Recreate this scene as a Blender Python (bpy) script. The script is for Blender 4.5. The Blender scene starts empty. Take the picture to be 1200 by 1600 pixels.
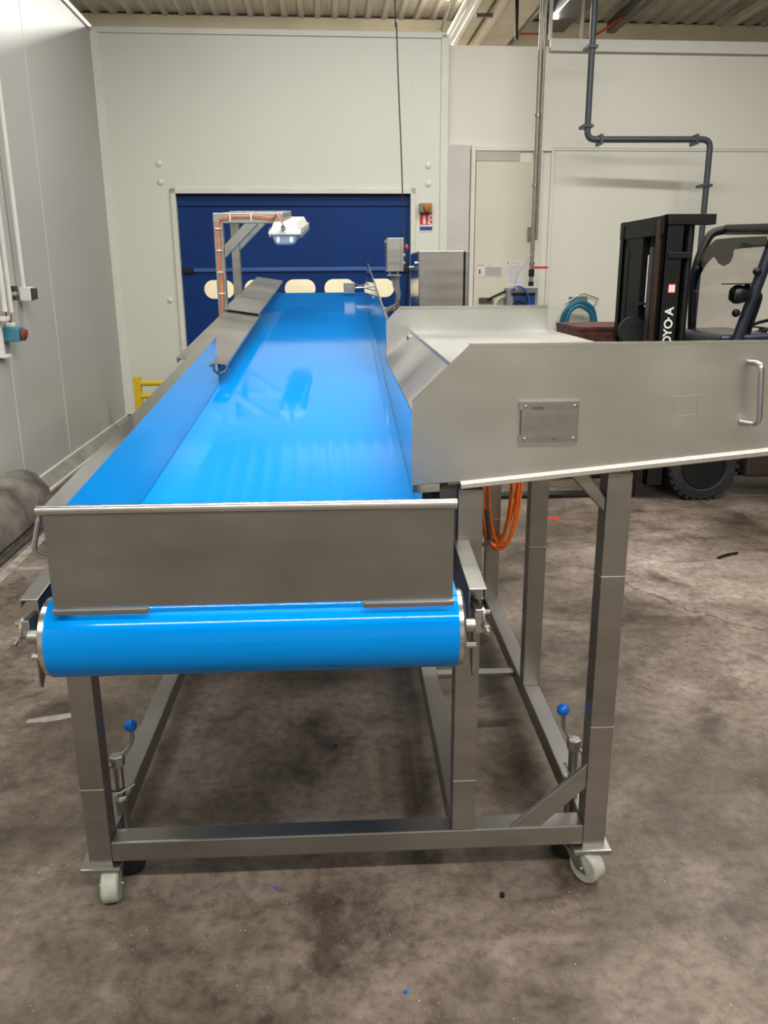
import bpy, bmesh, math, random
from math import sin, cos, radians, pi, hypot, atan2
from mathutils import Vector, Matrix
random.seed(7)
S = bpy.context.scene
COL = S.collection

# ------------------------------------------------------------------ camera
FPX, PITCH, ROLL, YAW, CH = 1290.0, radians(16.05), radians(.43), radians(2.58), 1.6
fw = Vector((sin(YAW)*cos(PITCH), cos(YAW)*cos(PITCH), -sin(PITCH)))
r0 = Vector((cos(YAW), -sin(YAW), 0)); u0 = r0.cross(fw)
rt = r0*cos(ROLL) - u0*sin(ROLL); up = u0*cos(ROLL) + r0*sin(ROLL)
CP = Vector((0, 0, CH))
cd = bpy.data.cameras.new('camera'); cam = bpy.data.objects.new('camera', cd); COL.objects.link(cam)
cd.sensor_fit = 'VERTICAL'; cd.sensor_height = 36.0; cd.lens = FPX/1600*36.0
cd.clip_start = .05; cd.clip_end = 200
m = Matrix((rt, up, -fw)).transposed().to_4x4(); m.translation = CP
cam.matrix_world = m
S.camera = cam
def ray(x, y): return fw + rt*((x-600)/FPX) - up*((y-800)/FPX)
def atY(x, y, Y): d = ray(x, y); return CP + d*(Y/d.y)
def atX(x, y, X): d = ray(x, y); return CP + d*(X/d.x)
def atZ(x, y, Z): d = ray(x, y); return CP + d*((Z-CH)/d.z)
def atP(x, y, p, n): d = ray(x, y); return CP + d*(((p-CP).dot(n))/d.dot(n))

# ------------------------------------------------------------------ world, view, lamps
w = bpy.data.worlds.new('world'); S.world = w; w.use_nodes = True
w.node_tree.nodes['Background'].inputs[0].default_value = (.86, .82, .76, 1)
w.node_tree.nodes['Background'].inputs[1].default_value = .12
vs = S.view_settings; vs.view_transform = 'Standard'; vs.look = 'None'; vs.gamma = 1; vs.use_curve_mapping = False
vs.exposure = 0.5
def area(name, loc, sx, sy, power, color=(1, .98, .92), rot=(0, 0, 0)):
    l = bpy.data.lights.new(name, 'AREA'); l.shape = 'RECTANGLE'; l.size = sx; l.size_y = sy
    l.energy = power; l.color = color
    o = bpy.data.objects.new(name, l); COL.objects.link(o); o.location = loc; o.rotation_euler = rot
    return o
area('strip_or_fill_light', (-.35, 2.30, 4.86), 2.4, .05, 56)
area('strip_or_fill_light', (2.35, 2.30, 4.86), 2.6, .05, 56)
area('strip_or_fill_light', (1.0, 2.95, 4.86), 5.2, .05, 100)
area('strip_or_fill_light', (1.9, 6.7, 4.86), 6.2, .2, 140)  # fill lamp added to brighten the back wall, no known fitting
area('strip_or_fill_light', (5.0, 2.0, 4.86), .25, 6.0, 85)  # side fill lamp, added to lift walls and floor
area('strip_or_fill_light', (1.0, -1.6, 4.86), 6.0, .25, 320)  # fill lamp added behind the camera to light floor and front faces
area('far_hall_light', (1.0, 12.6, 4.9), 4.0, .3, 170, rot=(radians(-35), 0, 0))
area('far_hall_light', (-.5, 10.6, 3.9), 5, .4, 260, rot=(radians(25), 0, 0))

# ------------------------------------------------------------------ materials
def newmat(name):
    m = bpy.data.materials.new(name); m.use_nodes = True
    return m, m.node_tree, m.node_tree.nodes['Principled BSDF']
def N(nt, t, **k):
    n = nt.nodes.new(t)
    for a, v in k.items(): setattr(n, a, v)
    return n
def ramp(nt, src, stops):
    r = N(nt, 'ShaderNodeValToRGB'); cr = r.color_ramp
    while len(cr.elements) < len(stops): cr.elements.new(.5)
    for e, (p, c) in zip(cr.elements, stops): e.position = p; e.color = tuple(c)+(1,) if len(c) == 3 else c
    nt.links.new(src, r.inputs[0]); return r
def noise(nt, scale, detail=4, vec=None, rough=.5, stretch=None):
    n = N(nt, 'ShaderNodeTexNoise'); n.inputs['Scale'].default_value = scale
    n.inputs['Detail'].default_value = detail; n.inputs['Roughness'].default_value = rough
    tc = N(nt, 'ShaderNodeTexCoord'); mp = N(nt, 'ShaderNodeMapping')
    if stretch: mp.inputs['Scale'].default_value = stretch
    nt.links.new(tc.outputs['Object'], mp.inputs[0]); nt.links.new(mp.outputs[0], n.inputs['Vector'])
    return n
def simple(name, col, rough=.5, metal=0., var=.06, scale=8, spec=.5, bump=0., stretch=None, coat=0.):
    m, nt, b = newmat(name)
    n = noise(nt, scale, 4, stretch=stretch)
    lo = tuple(max(0, c*(1-var)) for c in col); hi = tuple(min(1, c*(1+var)) for c in col)
    r = ramp(nt, n.outputs['Fac'], [(.3, lo), (.7, hi)])
    nt.links.new(r.outputs[0], b.inputs['Base Color'])
    b.inputs['Roughness'].default_value = rough; b.inputs['Metallic'].default_value = metal
    b.inputs['Specular IOR Level'].default_value = spec
    b.inputs['Coat Weight'].default_value = coat
    if bump:
        bp = N(nt, 'ShaderNodeBump'); bp.inputs['Strength'].default_value = bump; bp.inputs['Distance'].default_value = .01
        nt.links.new(n.outputs['Fac'], bp.inputs['Height']); nt.links.new(bp.outputs[0], b.inputs['Normal'])
    return m
def steel(name, col, r0, r1, stretch, var=.12):
    m, nt, b = newmat(name)
    n = noise(nt, 3.0, 6, stretch=stretch); n2 = noise(nt, 2.2, 5, rough=.6)
    mx = N(nt, 'ShaderNodeMath', operation='ADD'); mx.use_clamp = False
    nt.links.new(n.outputs['Fac'], mx.inputs[0]); nt.links.new(n2.outputs['Fac'], mx.inputs[1])
    hf = N(nt, 'ShaderNodeMath', operation='MULTIPLY'); hf.inputs[1].default_value = .5; nt.links.new(mx.outputs[0], hf.inputs[0])
    c = ramp(nt, hf.outputs[0], [(.35, tuple(x*(1-var) for x in col)), (.65, tuple(min(1, x*(1+var)) for x in col))])
    nt.links.new(c.outputs[0], b.inputs['Base Color'])
    rr = N(nt, 'ShaderNodeMapRange'); rr.inputs[1].default_value = .3; rr.inputs[2].default_value = .7
    rr.inputs[3].default_value = r0; rr.inputs[4].default_value = r1
    nt.links.new(hf.outputs[0], rr.inputs[0]); nt.links.new(rr.outputs[0], b.inputs['Roughness'])
    b.inputs['Metallic'].default_value = 1
    return m
M = {}
M['steel'] = steel('brushed_steel', (.37, .36, .34), .30, .46, (1, 1, 14))
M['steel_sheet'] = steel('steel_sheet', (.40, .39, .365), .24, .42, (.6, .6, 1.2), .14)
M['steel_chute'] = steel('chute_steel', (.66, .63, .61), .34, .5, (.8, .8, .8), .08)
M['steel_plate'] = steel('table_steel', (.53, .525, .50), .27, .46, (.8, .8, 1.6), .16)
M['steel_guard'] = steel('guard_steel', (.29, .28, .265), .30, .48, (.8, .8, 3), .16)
M['steel_bright'] = steel('steel_bright', (.55, .53, .50), .2, .3, (1, 1, 1), .06)
M['steel_mirror'] = steel('steel_polished', (.55, .55, .54), .07, .13, (1, 1, 1), .04)
M['steel_tube'] = steel('steel_tube', (.33, .315, .30), .32, .45, (1, 1, 8), .12)
M['weld'] = simple('weld_bead', (.55, .52, .48), .35, 1, .15, 60)
M['dark_steel'] = simple('dark_steel', (.10, .095, .09), .45, .8, .2, 12)
M['black'] = simple('black_paint', (.007, .007, .008), .38, 0, .3, 10, spec=.35)
M['rubber'] = simple('black_rubber', (.011, .011, .012), .75, 0, .3, 30, bump=.3)
M['mast'] = simple('mast_black', (.006, .0065, .0065), .5, 0, .35, 5, spec=.25, stretch=(1, 1, .3))
M['rust'] = simple('rusty_rail', (.05, .026, .014), .6, .3, .5, 6, stretch=(4, 4, .5))
M['guard_blue'] = simple('dark_blue_paint', (.016, .02, .035), .25, .1, .2, 8)
M['cream_tile'] = simple('cream_step', (.55, .47, .38), .6)
M['fork_body'] = simple('brown_dark_paint', (.022, .013, .011), .5, 0, .3)
M['white_plastic'] = simple('white_plastic', (.74, .73, .69), .35, 0, .03)
M['white_paint'] = simple('white_paint', (.66, .65, .60), .45, 0, .05, 5)
M['trim_paint'] = simple('trim_paint', (.68, .67, .60), .4, 0, .04, 5)
M['wall_dirty'] = simple('plaster', (.56, .53, .49), .7, 0, .08, 3)
M['coving'] = simple('dirty_coving', (.27, .25, .225), .7, 0, .25, 6)
M['wall_cream'] = simple('cream_panel', (.62, .59, .48), .5, 0, .04, 2)
M['wall_patch'] = simple('grey_patch', (.46, .42, .34), .6, 0, .06, 4)
M['beam'] = simple('cream_beam', (.50, .45, .35), .6, 0, .08, 3)
M['duct'] = simple('grey_duct', (.40, .36, .30), .5, .2, .12, 4)
M['roof'] = simple('roof_sheet', (.32, .30, .265), .55, .2, .18, 3, stretch=(6, .5, 1))
M['far_wall'] = simple('far_wall', (.60, .54, .42), .7, 0, .08, 2)
M['red_paint'] = simple('red_paint', (.55, .02, .015), .4, 0, .1)
M['red_pipe'] = simple('red_pipe_paint', (.40, .045, .02), .5, 0, .2)
M['skip_red'] = simple('worn_red_paint', (.10, .030, .024), .55, .1, .5, 14)
M['yellow'] = simple('yellow_paint', (.72, .47, .01), .4, 0, .06)
M['orange'] = simple('orange_cable', (.75, .16, .015), .45, 0, .1, 30)
M['conduit'] = simple('grey_brown_pipe', (.26, .23, .19), .35, .3, .12, 20)
M['copper'] = simple('orange_cable_pale', (.56, .19, .085), .4, 0, .2, 40)
M['hose_blue'] = simple('blue_hose', (.008, .125, .20), .4, 0, .1, 30)
M['cable_blue'] = simple('blue_cable', (.04, .10, .42), .4)
M['knob_blue'] = simple('blue_knob', (.0, .13, .62), .25, 0, .05)
M['panel_blue'] = simple('blue_front', (.015, .05, .18), .3, 0, .1, 20)
M['grey_box'] = simple('grey_plastic', (.22, .225, .22), .5)
M['teal'] = simple('teal_plastic', (.05, .22, .30), .4)
M['socket_red'] = simple('socket_red', (.20, .04, .025), .4)
M['sign_red'] = simple('sign_red', (.60, .015, .02), .4, 0, .04)
M['sign_blue'] = simple('sign_blue', (.01, .05, .30), .4, 0, .04)
M['sign_white'] = simple('sign_white', (.78, .77, .74), .5, 0, .02)
M['paper'] = simple('paper', (.66, .65, .64), .8, 0, .02)
M['ink'] = simple('ink_grey', (.22, .22, .22), .8)
M['ink_light'] = simple('ink_pale', (.42, .42, .42), .8)
M['ink_dark'] = simple('ink_dark', (.04, .035, .03), .6)
M['ink_plate'] = simple('etched_line', (.20, .19, .17), .5, .5)
M['white_letter'] = simple('white_letters', (.75, .75, .73), .5)
M['line_paint'] = simple('worn_line', (.30, .26, .225), .8, 0, .35, 18)
M['conc_block'] = simple('stained_concrete', (.15, .13, .112), .85, 0, .6, 5, bump=.6)
M['pipe_grey'] = simple('dark_grey_pipe', (.045, .055, .065), .4, 0, .1)
M['castor_wheel'] = simple('worn_nylon', (.36, .36, .31), .55, 0, .15, 25)
M['green_grey'] = simple('pale_hose', (.55, .55, .36), .5)

# amber lamp lens
m, nt, b = newmat('amber_lens'); b.inputs['Base Color'].default_value = (.60, .17, .01, 1); b.inputs['Roughness'].default_value = .12
n = noise(nt, 60); r = ramp(nt, n.outputs['Fac'], [(.3, (.42, .10, .005)), (.7, (.7, .22, .02))]); nt.links.new(r.outputs[0], b.inputs['Base Color']); M['amber'] = m
# clear diffuser of the light fitting
m, nt, b = newmat('fitting_diffuser'); n = noise(nt, 20)
r = ramp(nt, n.outputs['Fac'], [(.3, (.52, .58, .62)), (.7, (.58, .64, .68))]); nt.links.new(r.outputs[0], b.inputs['Base Color'])
b.inputs['Roughness'].default_value = .15; b.inputs['Alpha'].default_value = .82; M['diffuser'] = m
# belt
m, nt, b = newmat('blue_belt'); n = noise(nt, 1.5, 3); r = ramp(nt, n.outputs['Fac'], [(.3, (.0, .205, .63)), (.7, (.0, .222, .67))])
nt.links.new(r.outputs[0], b.inputs['Base Color']); b.inputs['Roughness'].default_value = .07; b.inputs['Specular IOR Level'].default_value = .12
n2 = noise(nt, 2.5, 2, stretch=(1.2, .5, 1)); bp = N(nt, 'ShaderNodeBump'); bp.inputs['Strength'].default_value = .05; bp.inputs['Distance'].default_value = .012
nt.links.new(n2.outputs['Fac'], bp.inputs['Height']); nt.links.new(bp.outputs[0], b.inputs['Normal']); M['belt'] = m
# blue curtain door
m, nt, b = newmat('blue_door_sheet'); n = noise(nt, 1.2, 4); r = ramp(nt, n.outputs['Fac'], [(.3, (.0008, .026, .145)), (.7, (.0015, .038, .19))])
nt.links.new(r.outputs[0], b.inputs['Base Color']); b.inputs['Roughness'].default_value = .45; b.inputs['Specular IOR Level'].default_value = .2; M['door_blue'] = m
M['door_bar'] = simple('door_bar_blue', (.04, .11, .34), .35, .2)
# vision pane: clear film
def clear(name, tint, fac):
    m, nt, b = newmat(name); nt.nodes.remove(b)
    out = nt.nodes['Material Output']; t = N(nt, 'ShaderNodeBsdfTransparent'); g = N(nt, 'ShaderNodeBsdfGlossy')
    t.inputs[0].default_value = tint; g.inputs['Roughness'].default_value = .05
    mx = N(nt, 'ShaderNodeMixShader'); mx.inputs[0].default_value = fac
    nt.links.new(t.outputs[0], mx.inputs[1]); nt.links.new(g.outputs[0], mx.inputs[2]); nt.links.new(mx.outputs[0], out.inputs[0])
    return m
M['pane'] = clear('vision_pane', (.93, .92, .86, 1), .06)
M['glass'] = clear('windscreen_glass', (.90, .88, .87, 1), .05)
M['tint'] = clear('tinted_band', (.34, .34, .32, 1), .06)
# insulated wall panel (white lacquered)
def wallmat(name, c0, c1):
    m, nt, b = newmat(name); n = noise(nt, .5, 3); r = ramp(nt, n.outputs['Fac'], [(.3, c0), (.7, c1)])
    nt.links.new(r.outputs[0], b.inputs['Base Color']); b.inputs['Roughness'].default_value = .42
    return m
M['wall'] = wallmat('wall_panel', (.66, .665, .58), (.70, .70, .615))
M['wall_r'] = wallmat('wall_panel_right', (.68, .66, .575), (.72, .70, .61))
M['wall_l'] = wallmat('wall_panel_left_shaded', (.43, .43, .40), (.47, .47, .44))  # same panel, darker: the left wall's shade is put into its colour
# floor
m, nt, b = newmat('stained_floor')
tc = N(nt, 'ShaderNodeTexCoord')
def nz(scale, det, rough=.55, dist=0.):
    n = N(nt, 'ShaderNodeTexNoise'); n.inputs['Scale'].default_value = scale; n.inputs['Detail'].default_value = det
    n.inputs['Roughness'].default_value = rough; n.inputs['Distortion'].default_value = dist
    nt.links.new(tc.outputs['Object'], n.inputs['Vector']); return n
def mixc(a, b_, f, mode='MIX'):
    x = N(nt, 'ShaderNodeMix', data_type='RGBA', blend_type=mode)
    if isinstance(f, float): x.inputs[0].default_value = f
    else: nt.links.new(f, x.inputs[0])
    for s, k in ((a, 6), (b_, 7)):
        if isinstance(s, tuple): x.inputs[k].default_value = s
        else: nt.links.new(s, x.inputs[k])
    return x.outputs[2]
nA = nz(.75, 7, .62, .6); nB = nz(3.2, 8, .68, .4); nC = nz(26, 6, .7); nD = nz(140, 2)
base = ramp(nt, nA.outputs['Fac'], [(.30, (.050, .036, .022)), (.43, (.115, .088, .066)), (.54, (.200, .160, .134)), (.70, (.33, .28, .25))]).outputs[0]
mid = ramp(nt, nB.outputs['Fac'], [(.34, (.36, .32, .27)), (.48, (.82, .79, .74)), (.68, (1.25, 1.24, 1.22))]).outputs[0]
c1 = mixc(base, mid, 1.0, 'MULTIPLY')
fine = ramp(nt, nC.outputs['Fac'], [(.34, (.50, .48, .46)), (.55, (1, 1, 1)), (.75, (1.18, 1.16, 1.12))]).outputs[0]
c2 = mixc(c1, fine, .85, 'MULTIPLY')
spk = ramp(nt, nD.outputs['Fac'], [(.715, (0, 0, 0)), (.74, (1, 1, 1))]).outputs[0]
c3 = mixc(c2, (.55, .50, .44, 1), spk)
vor = N(nt, 'ShaderNodeTexVoronoi', feature='DISTANCE_TO_EDGE'); vor.inputs['Scale'].default_value = .42
wv = N(nt, 'ShaderNodeVectorMath', operation='ADD'); ws = N(nt, 'ShaderNodeVectorMath', operation='SCALE'); ws.inputs['Scale'].default_value = .5
nt.links.new(nz(2.2, 6, .65).outputs['Color'], ws.inputs[0]); nt.links.new(tc.outputs['Object'], wv.inputs[0]); nt.links.new(ws.outputs[0], wv.inputs[1]); nt.links.new(wv.outputs[0], vor.inputs['Vector'])
crk = ramp(nt, vor.outputs['Distance'], [(.0, (1, 1, 1)), (.0035, (0, 0, 0))]).outputs[0]
crm = ramp(nt, nz(.9, 3).outputs['Fac'], [(.52, (0, 0, 0)), (.62, (1, 1, 1))]).outputs[0]
ckm = mixc(crk, crm, 1.0, 'MULTIPLY')
c4 = mixc(c3, (.03, .022, .018, 1), ckm)
nt.links.new(c4, b.inputs['Base Color'])
rr = ramp(nt, nB.outputs['Fac'], [(.3, (.38,)*3), (.7, (.62,)*3)]).outputs[0]
nt.links.new(rr, b.inputs['Roughness'])
bp = N(nt, 'ShaderNodeBump'); bp.inputs['Strength'].default_value = .25; bp.inputs['Distance'].default_value = .006
nt.links.new(nC.outputs['Fac'], bp.inputs['Height']); nt.links.new(bp.outputs[0], b.inputs['Normal'])
M['floor'] = m

# ------------------------------------------------------------------ mesh builder
class MB:
    def __init__(s): s.v = []; s.f = []; s.mi = []; s.cur = 0
    def add(s, vs, fs):
        o = len(s.v); s.v += [tuple(v) for v in vs]; s.f += [tuple(o+i for i in f) for f in fs]; s.mi += [s.cur]*len(fs); return s
    def box(s, x0, x1, y0, y1, z0, z1):
        return s.add([(x0, y0, z0), (x1, y0, z0), (x1, y1, z0), (x0, y1, z0), (x0, y0, z1), (x1, y0, z1), (x1, y1, z1), (x0, y1, z1)],
                     [(0, 3, 2, 1), (4, 5, 6, 7), (0, 1, 5, 4), (1, 2, 6, 5), (2, 3, 7, 6), (3, 0, 4, 7)])
    def hexa(s, p):   # eight corners, bottom four then top four
        return s.add(p, [(0, 3, 2, 1), (4, 5, 6, 7), (0, 1, 5, 4), (1, 2, 6, 5), (2, 3, 7, 6), (3, 0, 4, 7)])
    def prism(s, poly, e):
        e = Vector(e); n = len(poly); a = [Vector(p) for p in poly]
        return s.add(a+[p+e for p in a], [tuple(range(n))[::-1], tuple(range(n, 2*n))]+[(i, (i+1) % n, n+(i+1) % n, n+i) for i in range(n)])
    def bar(s, p, q, wd, ht, upv=(0, 0, 1)):   # rectangular bar, wd across, ht along upv
        p = Vector(p); q = Vector(q); d = (q-p).normalized(); a = d.cross(Vector(upv)).normalized(); c = a.cross(d)
        a *= wd/2; c *= ht/2
        return s.hexa([p-a-c, p+a-c, q+a-c, q-a-c, p-a+c, p+a+c, q+a+c, q-a+c])
    def tube(s, pts, r, seg=10, closed=False, caps=True):
        pts = [Vector(p) for p in pts]; n = len(pts); rings = []; prev = None
        for i, p in enumerate(pts):
            if closed: d = (pts[(i+1) % n]-pts[i-1])
            else: d = pts[min(i+1, n-1)]-pts[max(i-1, 0)]
            d.normalize()
            if prev is None:
                a = d.cross(Vector((0, 0, 1)))
                if a.length < .1: a = d.cross(Vector((1, 0, 0)))
            else: a = prev-d*prev.dot(d)
            a.normalize(); prev = a; c = d.cross(a); rad = r[i] if isinstance(r, (list, tuple)) else r
            rings.append([p+(a*cos(2*pi*k/seg)+c*sin(2*pi*k/seg))*rad for k in range(seg)])
        fs = []; L = n if closed else n-1
        for i in range(L):
            for k in range(seg):
                a0 = i*seg+k; a1 = i*seg+(k+1) % seg; b0 = ((i+1) % n)*seg+k; b1 = ((i+1) % n)*seg+(k+1) % seg
                fs.append((a0, a1, b1, b0))
        if caps and not closed: fs += [tuple(range(seg))[::-1], tuple((n-1)*seg+k for k in range(seg))]
        return s.add([v for rg in rings for v in rg], fs)
    def cyl(s, p, q, r, seg=24): return s.tube([p, q], r, seg)
    def sphere(s, c, r, sc=(1, 1, 1), seg=20, rg=12):
        c = Vector(c); vs = [c+Vector((0, 0, r*sc[2]))]
        for i in range(1, rg):
            t = pi*i/rg
            vs += [c+Vector((sin(t)*cos(2*pi*k/seg)*r*sc[0], sin(t)*sin(2*pi*k/seg)*r*sc[1], cos(t)*r*sc[2])) for k in range(seg)]
        vs.append(c-Vector((0, 0, r*sc[2]))); fs = [(0, 1+k, 1+(k+1) % seg) for k in range(seg)]
        for i in range(rg-2):
            for k in range(seg): a = 1+i*seg; fs.append((a+k, a+seg+k, a+seg+(k+1) % seg, a+(k+1) % seg))
        a = 1+(rg-2)*seg; fs += [(a+k, len(vs)-1, a+(k+1) % seg) for k in range(seg)]
        return s.add(vs, fs)
    def lathe(s, c, ax, prof, seg=32):    # prof: (radius, distance along axis)
        c = Vector(c); ax = Vector(ax).normalized(); a = ax.cross(Vector((0, 0, 1)))
        if a.length < .1: a = ax.cross(Vector((1, 0, 0)))
        a.normalize(); b_ = ax.cross(a); vs = []
        for (r, h) in prof: vs += [c+ax*h+(a*cos(2*pi*k/seg)+b_*sin(2*pi*k/seg))*r for k in range(seg)]
        fs = []
        for i in range(len(prof)-1):
            for k in range(seg): fs.append((i*seg+k, i*seg+(k+1) % seg, (i+1)*seg+(k+1) % seg, (i+1)*seg+k))
        fs += [tuple(range(seg))[::-1], tuple((len(prof)-1)*seg+k for k in range(seg))]
        return s.add(vs, fs)
    def build(s, name, mat, parent=None, smooth=False, bevel=0., label=None, seg=2):
        me = bpy.data.meshes.new(name); o = bpy.data.objects.new(name, me); COL.objects.link(o)
        org = Vector((0, 0, 0))
        if parent is not None:
            p = parent
            while p is not None: org += p.location; p = p.parent
        me.from_pydata([tuple(Vector(v)-org) for v in s.v], [], s.f)
        mats = mat if isinstance(mat, (list, tuple)) else [mat]
        for q in mats: me.materials.append(M[q])
        for poly, i in zip(me.polygons, s.mi): poly.material_index = i
        bm = bmesh.new(); bm.from_mesh(me); bmesh.ops.recalc_face_normals(bm, faces=bm.faces); bm.to_mesh(me); bm.free()
        if smooth:
            for p_ in me.polygons: p_.use_smooth = True
            try: me.set_sharp_from_angle(angle=radians(38))
            except Exception: pass
        if bevel:
            bv = o.modifiers.new('bevel', 'BEVEL'); bv.width = bevel; bv.segments = seg; bv.limit_method = 'ANGLE'; bv.angle_limit = radians(40)
        if parent is not None: o.parent = parent
        if label: o['label'] = label
        return o
def empty(name, loc, label=None, cat=None, group=None):
    o = bpy.data.objects.new(name, None); o.empty_display_size = .1; COL.objects.link(o); o.location = loc
    return tag(o, label, cat, group)
def tag(o, label=None, cat=None, group=None, kind=None):
    if label: o['label'] = label
    if cat: o['category'] = cat
    if group: o['group'] = group
    if kind: o['kind'] = kind
    return o
def struct(o): o['kind'] = 'structure'; return o
def fillet(pts, r, n=5):
    pts = [Vector(p) for p in pts]; out = [pts[0]]
    for i in range(1, len(pts)-1):
        a = (pts[i-1]-pts[i]); b_ = (pts[i+1]-pts[i]); rr_ = min(r, a.length*.45, b_.length*.45)
        p0 = pts[i]+a.normalized()*rr_; p1 = pts[i]+b_.normalized()*rr_
        for k in range(n+1):
            t = k/n; out.append(p0*(1-t)**2+pts[i]*2*t*(1-t)+p1*t*t)
    out.append(pts[-1]); return out
def smoothc(pts, n=8):
    P = [Vector(p) for p in pts]; out = []
    for i in range(len(P)-1):
        p0 = P[max(i-1, 0)]; p1 = P[i]; p2 = P[i+1]; p3 = P[min(i+2, len(P)-1)]
        for k in range(n):
            t = k/n; out.append(.5*((2*p1)+(p2-p0)*t+(2*p0-5*p1+4*p2-p3)*t*t+(3*p1-p0-3*p2+p3)*t**3))
    out.append(P[-1]); return out
def text(name, body, size, origin, xd, yd, mat, parent=None, extrude=.0008, align='LEFT'):
    cu = bpy.data.curves.new(name, 'FONT'); cu.body = body; cu.size = size; cu.extrude = extrude; cu.align_x = align; cu.resolution_u = 4; cu.offset = size*.02
    t = bpy.data.objects.new(name, cu); COL.objects.link(t)
    dg = bpy.context.evaluated_depsgraph_get(); me = bpy.data.meshes.new_from_object(t.evaluated_get(dg))
    bpy.data.objects.remove(t); bpy.data.curves.remove(cu)
    xd = Vector(xd).normalized(); yd = Vector(yd).normalized(); zd = xd.cross(yd); o_ = Vector(origin)
    b_ = MB(); b_.add([o_+xd*v.co.x+yd*v.co.y+zd*v.co.z for v in me.vertices], [tuple(p.vertices) for p in me.polygons])
    bpy.data.meshes.remove(me)
    return b_.build(name, mat, parent)

# ================================================================== THE ROOM
FL = Vector((-2.49, 9.46, 0))                         # corner of left and back wall
LD = Vector((sin(radians(1.42)), -cos(radians(1.42)), 0))   # along left wall towards the viewer
BD = Vector((cos(radians(2.6)), sin(radians(2.6)), 0))      # along back wall to the right
BN = Vector((BD.y, -BD.x, 0))                          # back wall normal, towards the viewer
LN = Vector((cos(radians(1.42)), sin(radians(1.42)), 0))
UP = Vector((0, 0, 1))
def onB(x, y, off=0.): return atP(x, y, FL+BN*off, BN)       # point on the back wall
def onL(x, y, off=0.): return atP(x, y, FL+LN*off, LN)       # point on the left wall
def sB(p): return (p-FL).dot(BD)
def pB(s_, z, off=0.): return FL+BD*s_+UP*z+BN*off
def pL(s_, z, off=0.): return FL+LD*s_+UP*z+LN*off
def slabB(mb, s0, s1, z0, z1, o0, o1):
    return mb.hexa([pB(s0, z0, o1), pB(s1, z0, o1), pB(s1, z0, o0), pB(s0, z0, o0), pB(s0, z1, o1), pB(s1, z1, o1), pB(s1, z1, o0), pB(s0, z1, o0)])
def slabL(mb, s0, s1, z0, z1, o0, o1):
    return mb.hexa([pL(s0, z0, o1), pL(s1, z0, o1), pL(s1, z0, o0), pL(s0, z0, o0), pL(s0, z1, o1), pL(s1, z1, o1), pL(s1, z1, o0), pL(s0, z1, o0)])

struct(MB().box(-7, 12, -6, 14.6, -.1, 0).build('floor', 'floor'))
# left wall
WT = 4.0
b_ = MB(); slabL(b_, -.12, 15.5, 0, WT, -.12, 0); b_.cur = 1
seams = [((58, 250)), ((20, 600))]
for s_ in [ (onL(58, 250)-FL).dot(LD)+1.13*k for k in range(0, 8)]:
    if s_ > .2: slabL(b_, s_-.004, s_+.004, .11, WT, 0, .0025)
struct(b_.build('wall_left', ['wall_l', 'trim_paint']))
# back wall, left part with the blue door
d0 = sB(onB(283, 420)); d1 = sB(onB(641, 420)); dz = onB(460, 303).z
WR = sB(onB(697, 200))
b_ = MB(); slabB(b_, 0, d0, 0, WT, -.10, 0); slabB(b_, d1, WR, 0, WT, -.10, 0); slabB(b_, d0, d1, dz, WT, -.10, 0); b_.cur = 1
for sx in (sB(onB(298, 200)), sB(onB(645, 200))): slabB(b_, sx-.003, sx+.003, dz if sx > d0 and sx < d1 else .1, WT-.05, 0, .002)
wall_back = struct(b_.build('wall_back', ['wall', 'trim_paint']))
struct(MB().box(-7, 12, -6.1, -6, 0, 5.2).build('wall_rear_bounce', 'wall_r'))  # unseen wall behind the camera, added to brighten what the steel reflects
# right part, set back a little
RO = -.10
b_ = MB(); slabB(b_, WR, 11, 0, 3.93, RO-.1, RO); b_.cur = 1
for sx in (sB(onB(838, 200)), sB(onB(925, 150))): slabB(b_, sx-.003, sx+.003, 2.95, 3.9, RO, RO+.002)
struct(b_.build('wall_right', ['wall_r', 'trim_paint']))
# parapet strip above right part
s0 = sB(onB(863, 60)); b_ = MB(); slabB(b_, s0, 11, 3.88, 4.0, RO, RO+.05); struct(b_.build('trim_1', 'white_paint', bevel=.004))
# horizontal seam rail over lower right wall
b_ = MB(); slabB(b_, WR, 11, 2.905, 2.925, RO, RO+.012); b_.cur = 1; slabB(b_, WR, 11, 2.925, 2.932, RO, RO+.014)
struct(b_.build('trim_2', ['trim_paint', 'ink_light']))
# top trim, corner trims
b_ = MB(); slabB(b_, .03, WR, WT-.035, WT+.02, -.10, .02); struct(b_.build('trim_3', 'trim_paint', bevel=.004))
b_ = MB(); b_.prism([pB(0, .1, 0)+LD*.07, pB(0, .1, 0), pB(.07, .1, 0)], (0, 0, WT-.1)); struct(b_.build('trim_4', 'trim_paint'))
b_ = MB(); slabB(b_, WR-.06, WR+.02, 0, WT, -.02, .02); b_.cur = 1; slabB(b_, WR+.02, WR+.03, 0, WT, RO, -.02); struct(b_.build('trim_5', ['trim_paint', 'white_paint'], bevel=.003))
# cable/gutter along top of left wall
b_ = MB(); slabL(b_, .0, 15.5, WT-.03, WT+.02, -.12, .02); struct(b_.build('trim_6', 'trim_paint', bevel=.004))
# boxed column right of the corner
b_ = MB(); c0 = sB(onB(698, 300, .02)); c1 = sB(onB(734, 300, .02))
slabB(b_, c0, c1, 0, 2.94, RO, .02); struct(b_.build('trim_7', 'wall_dirty', bevel=.006))
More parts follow.
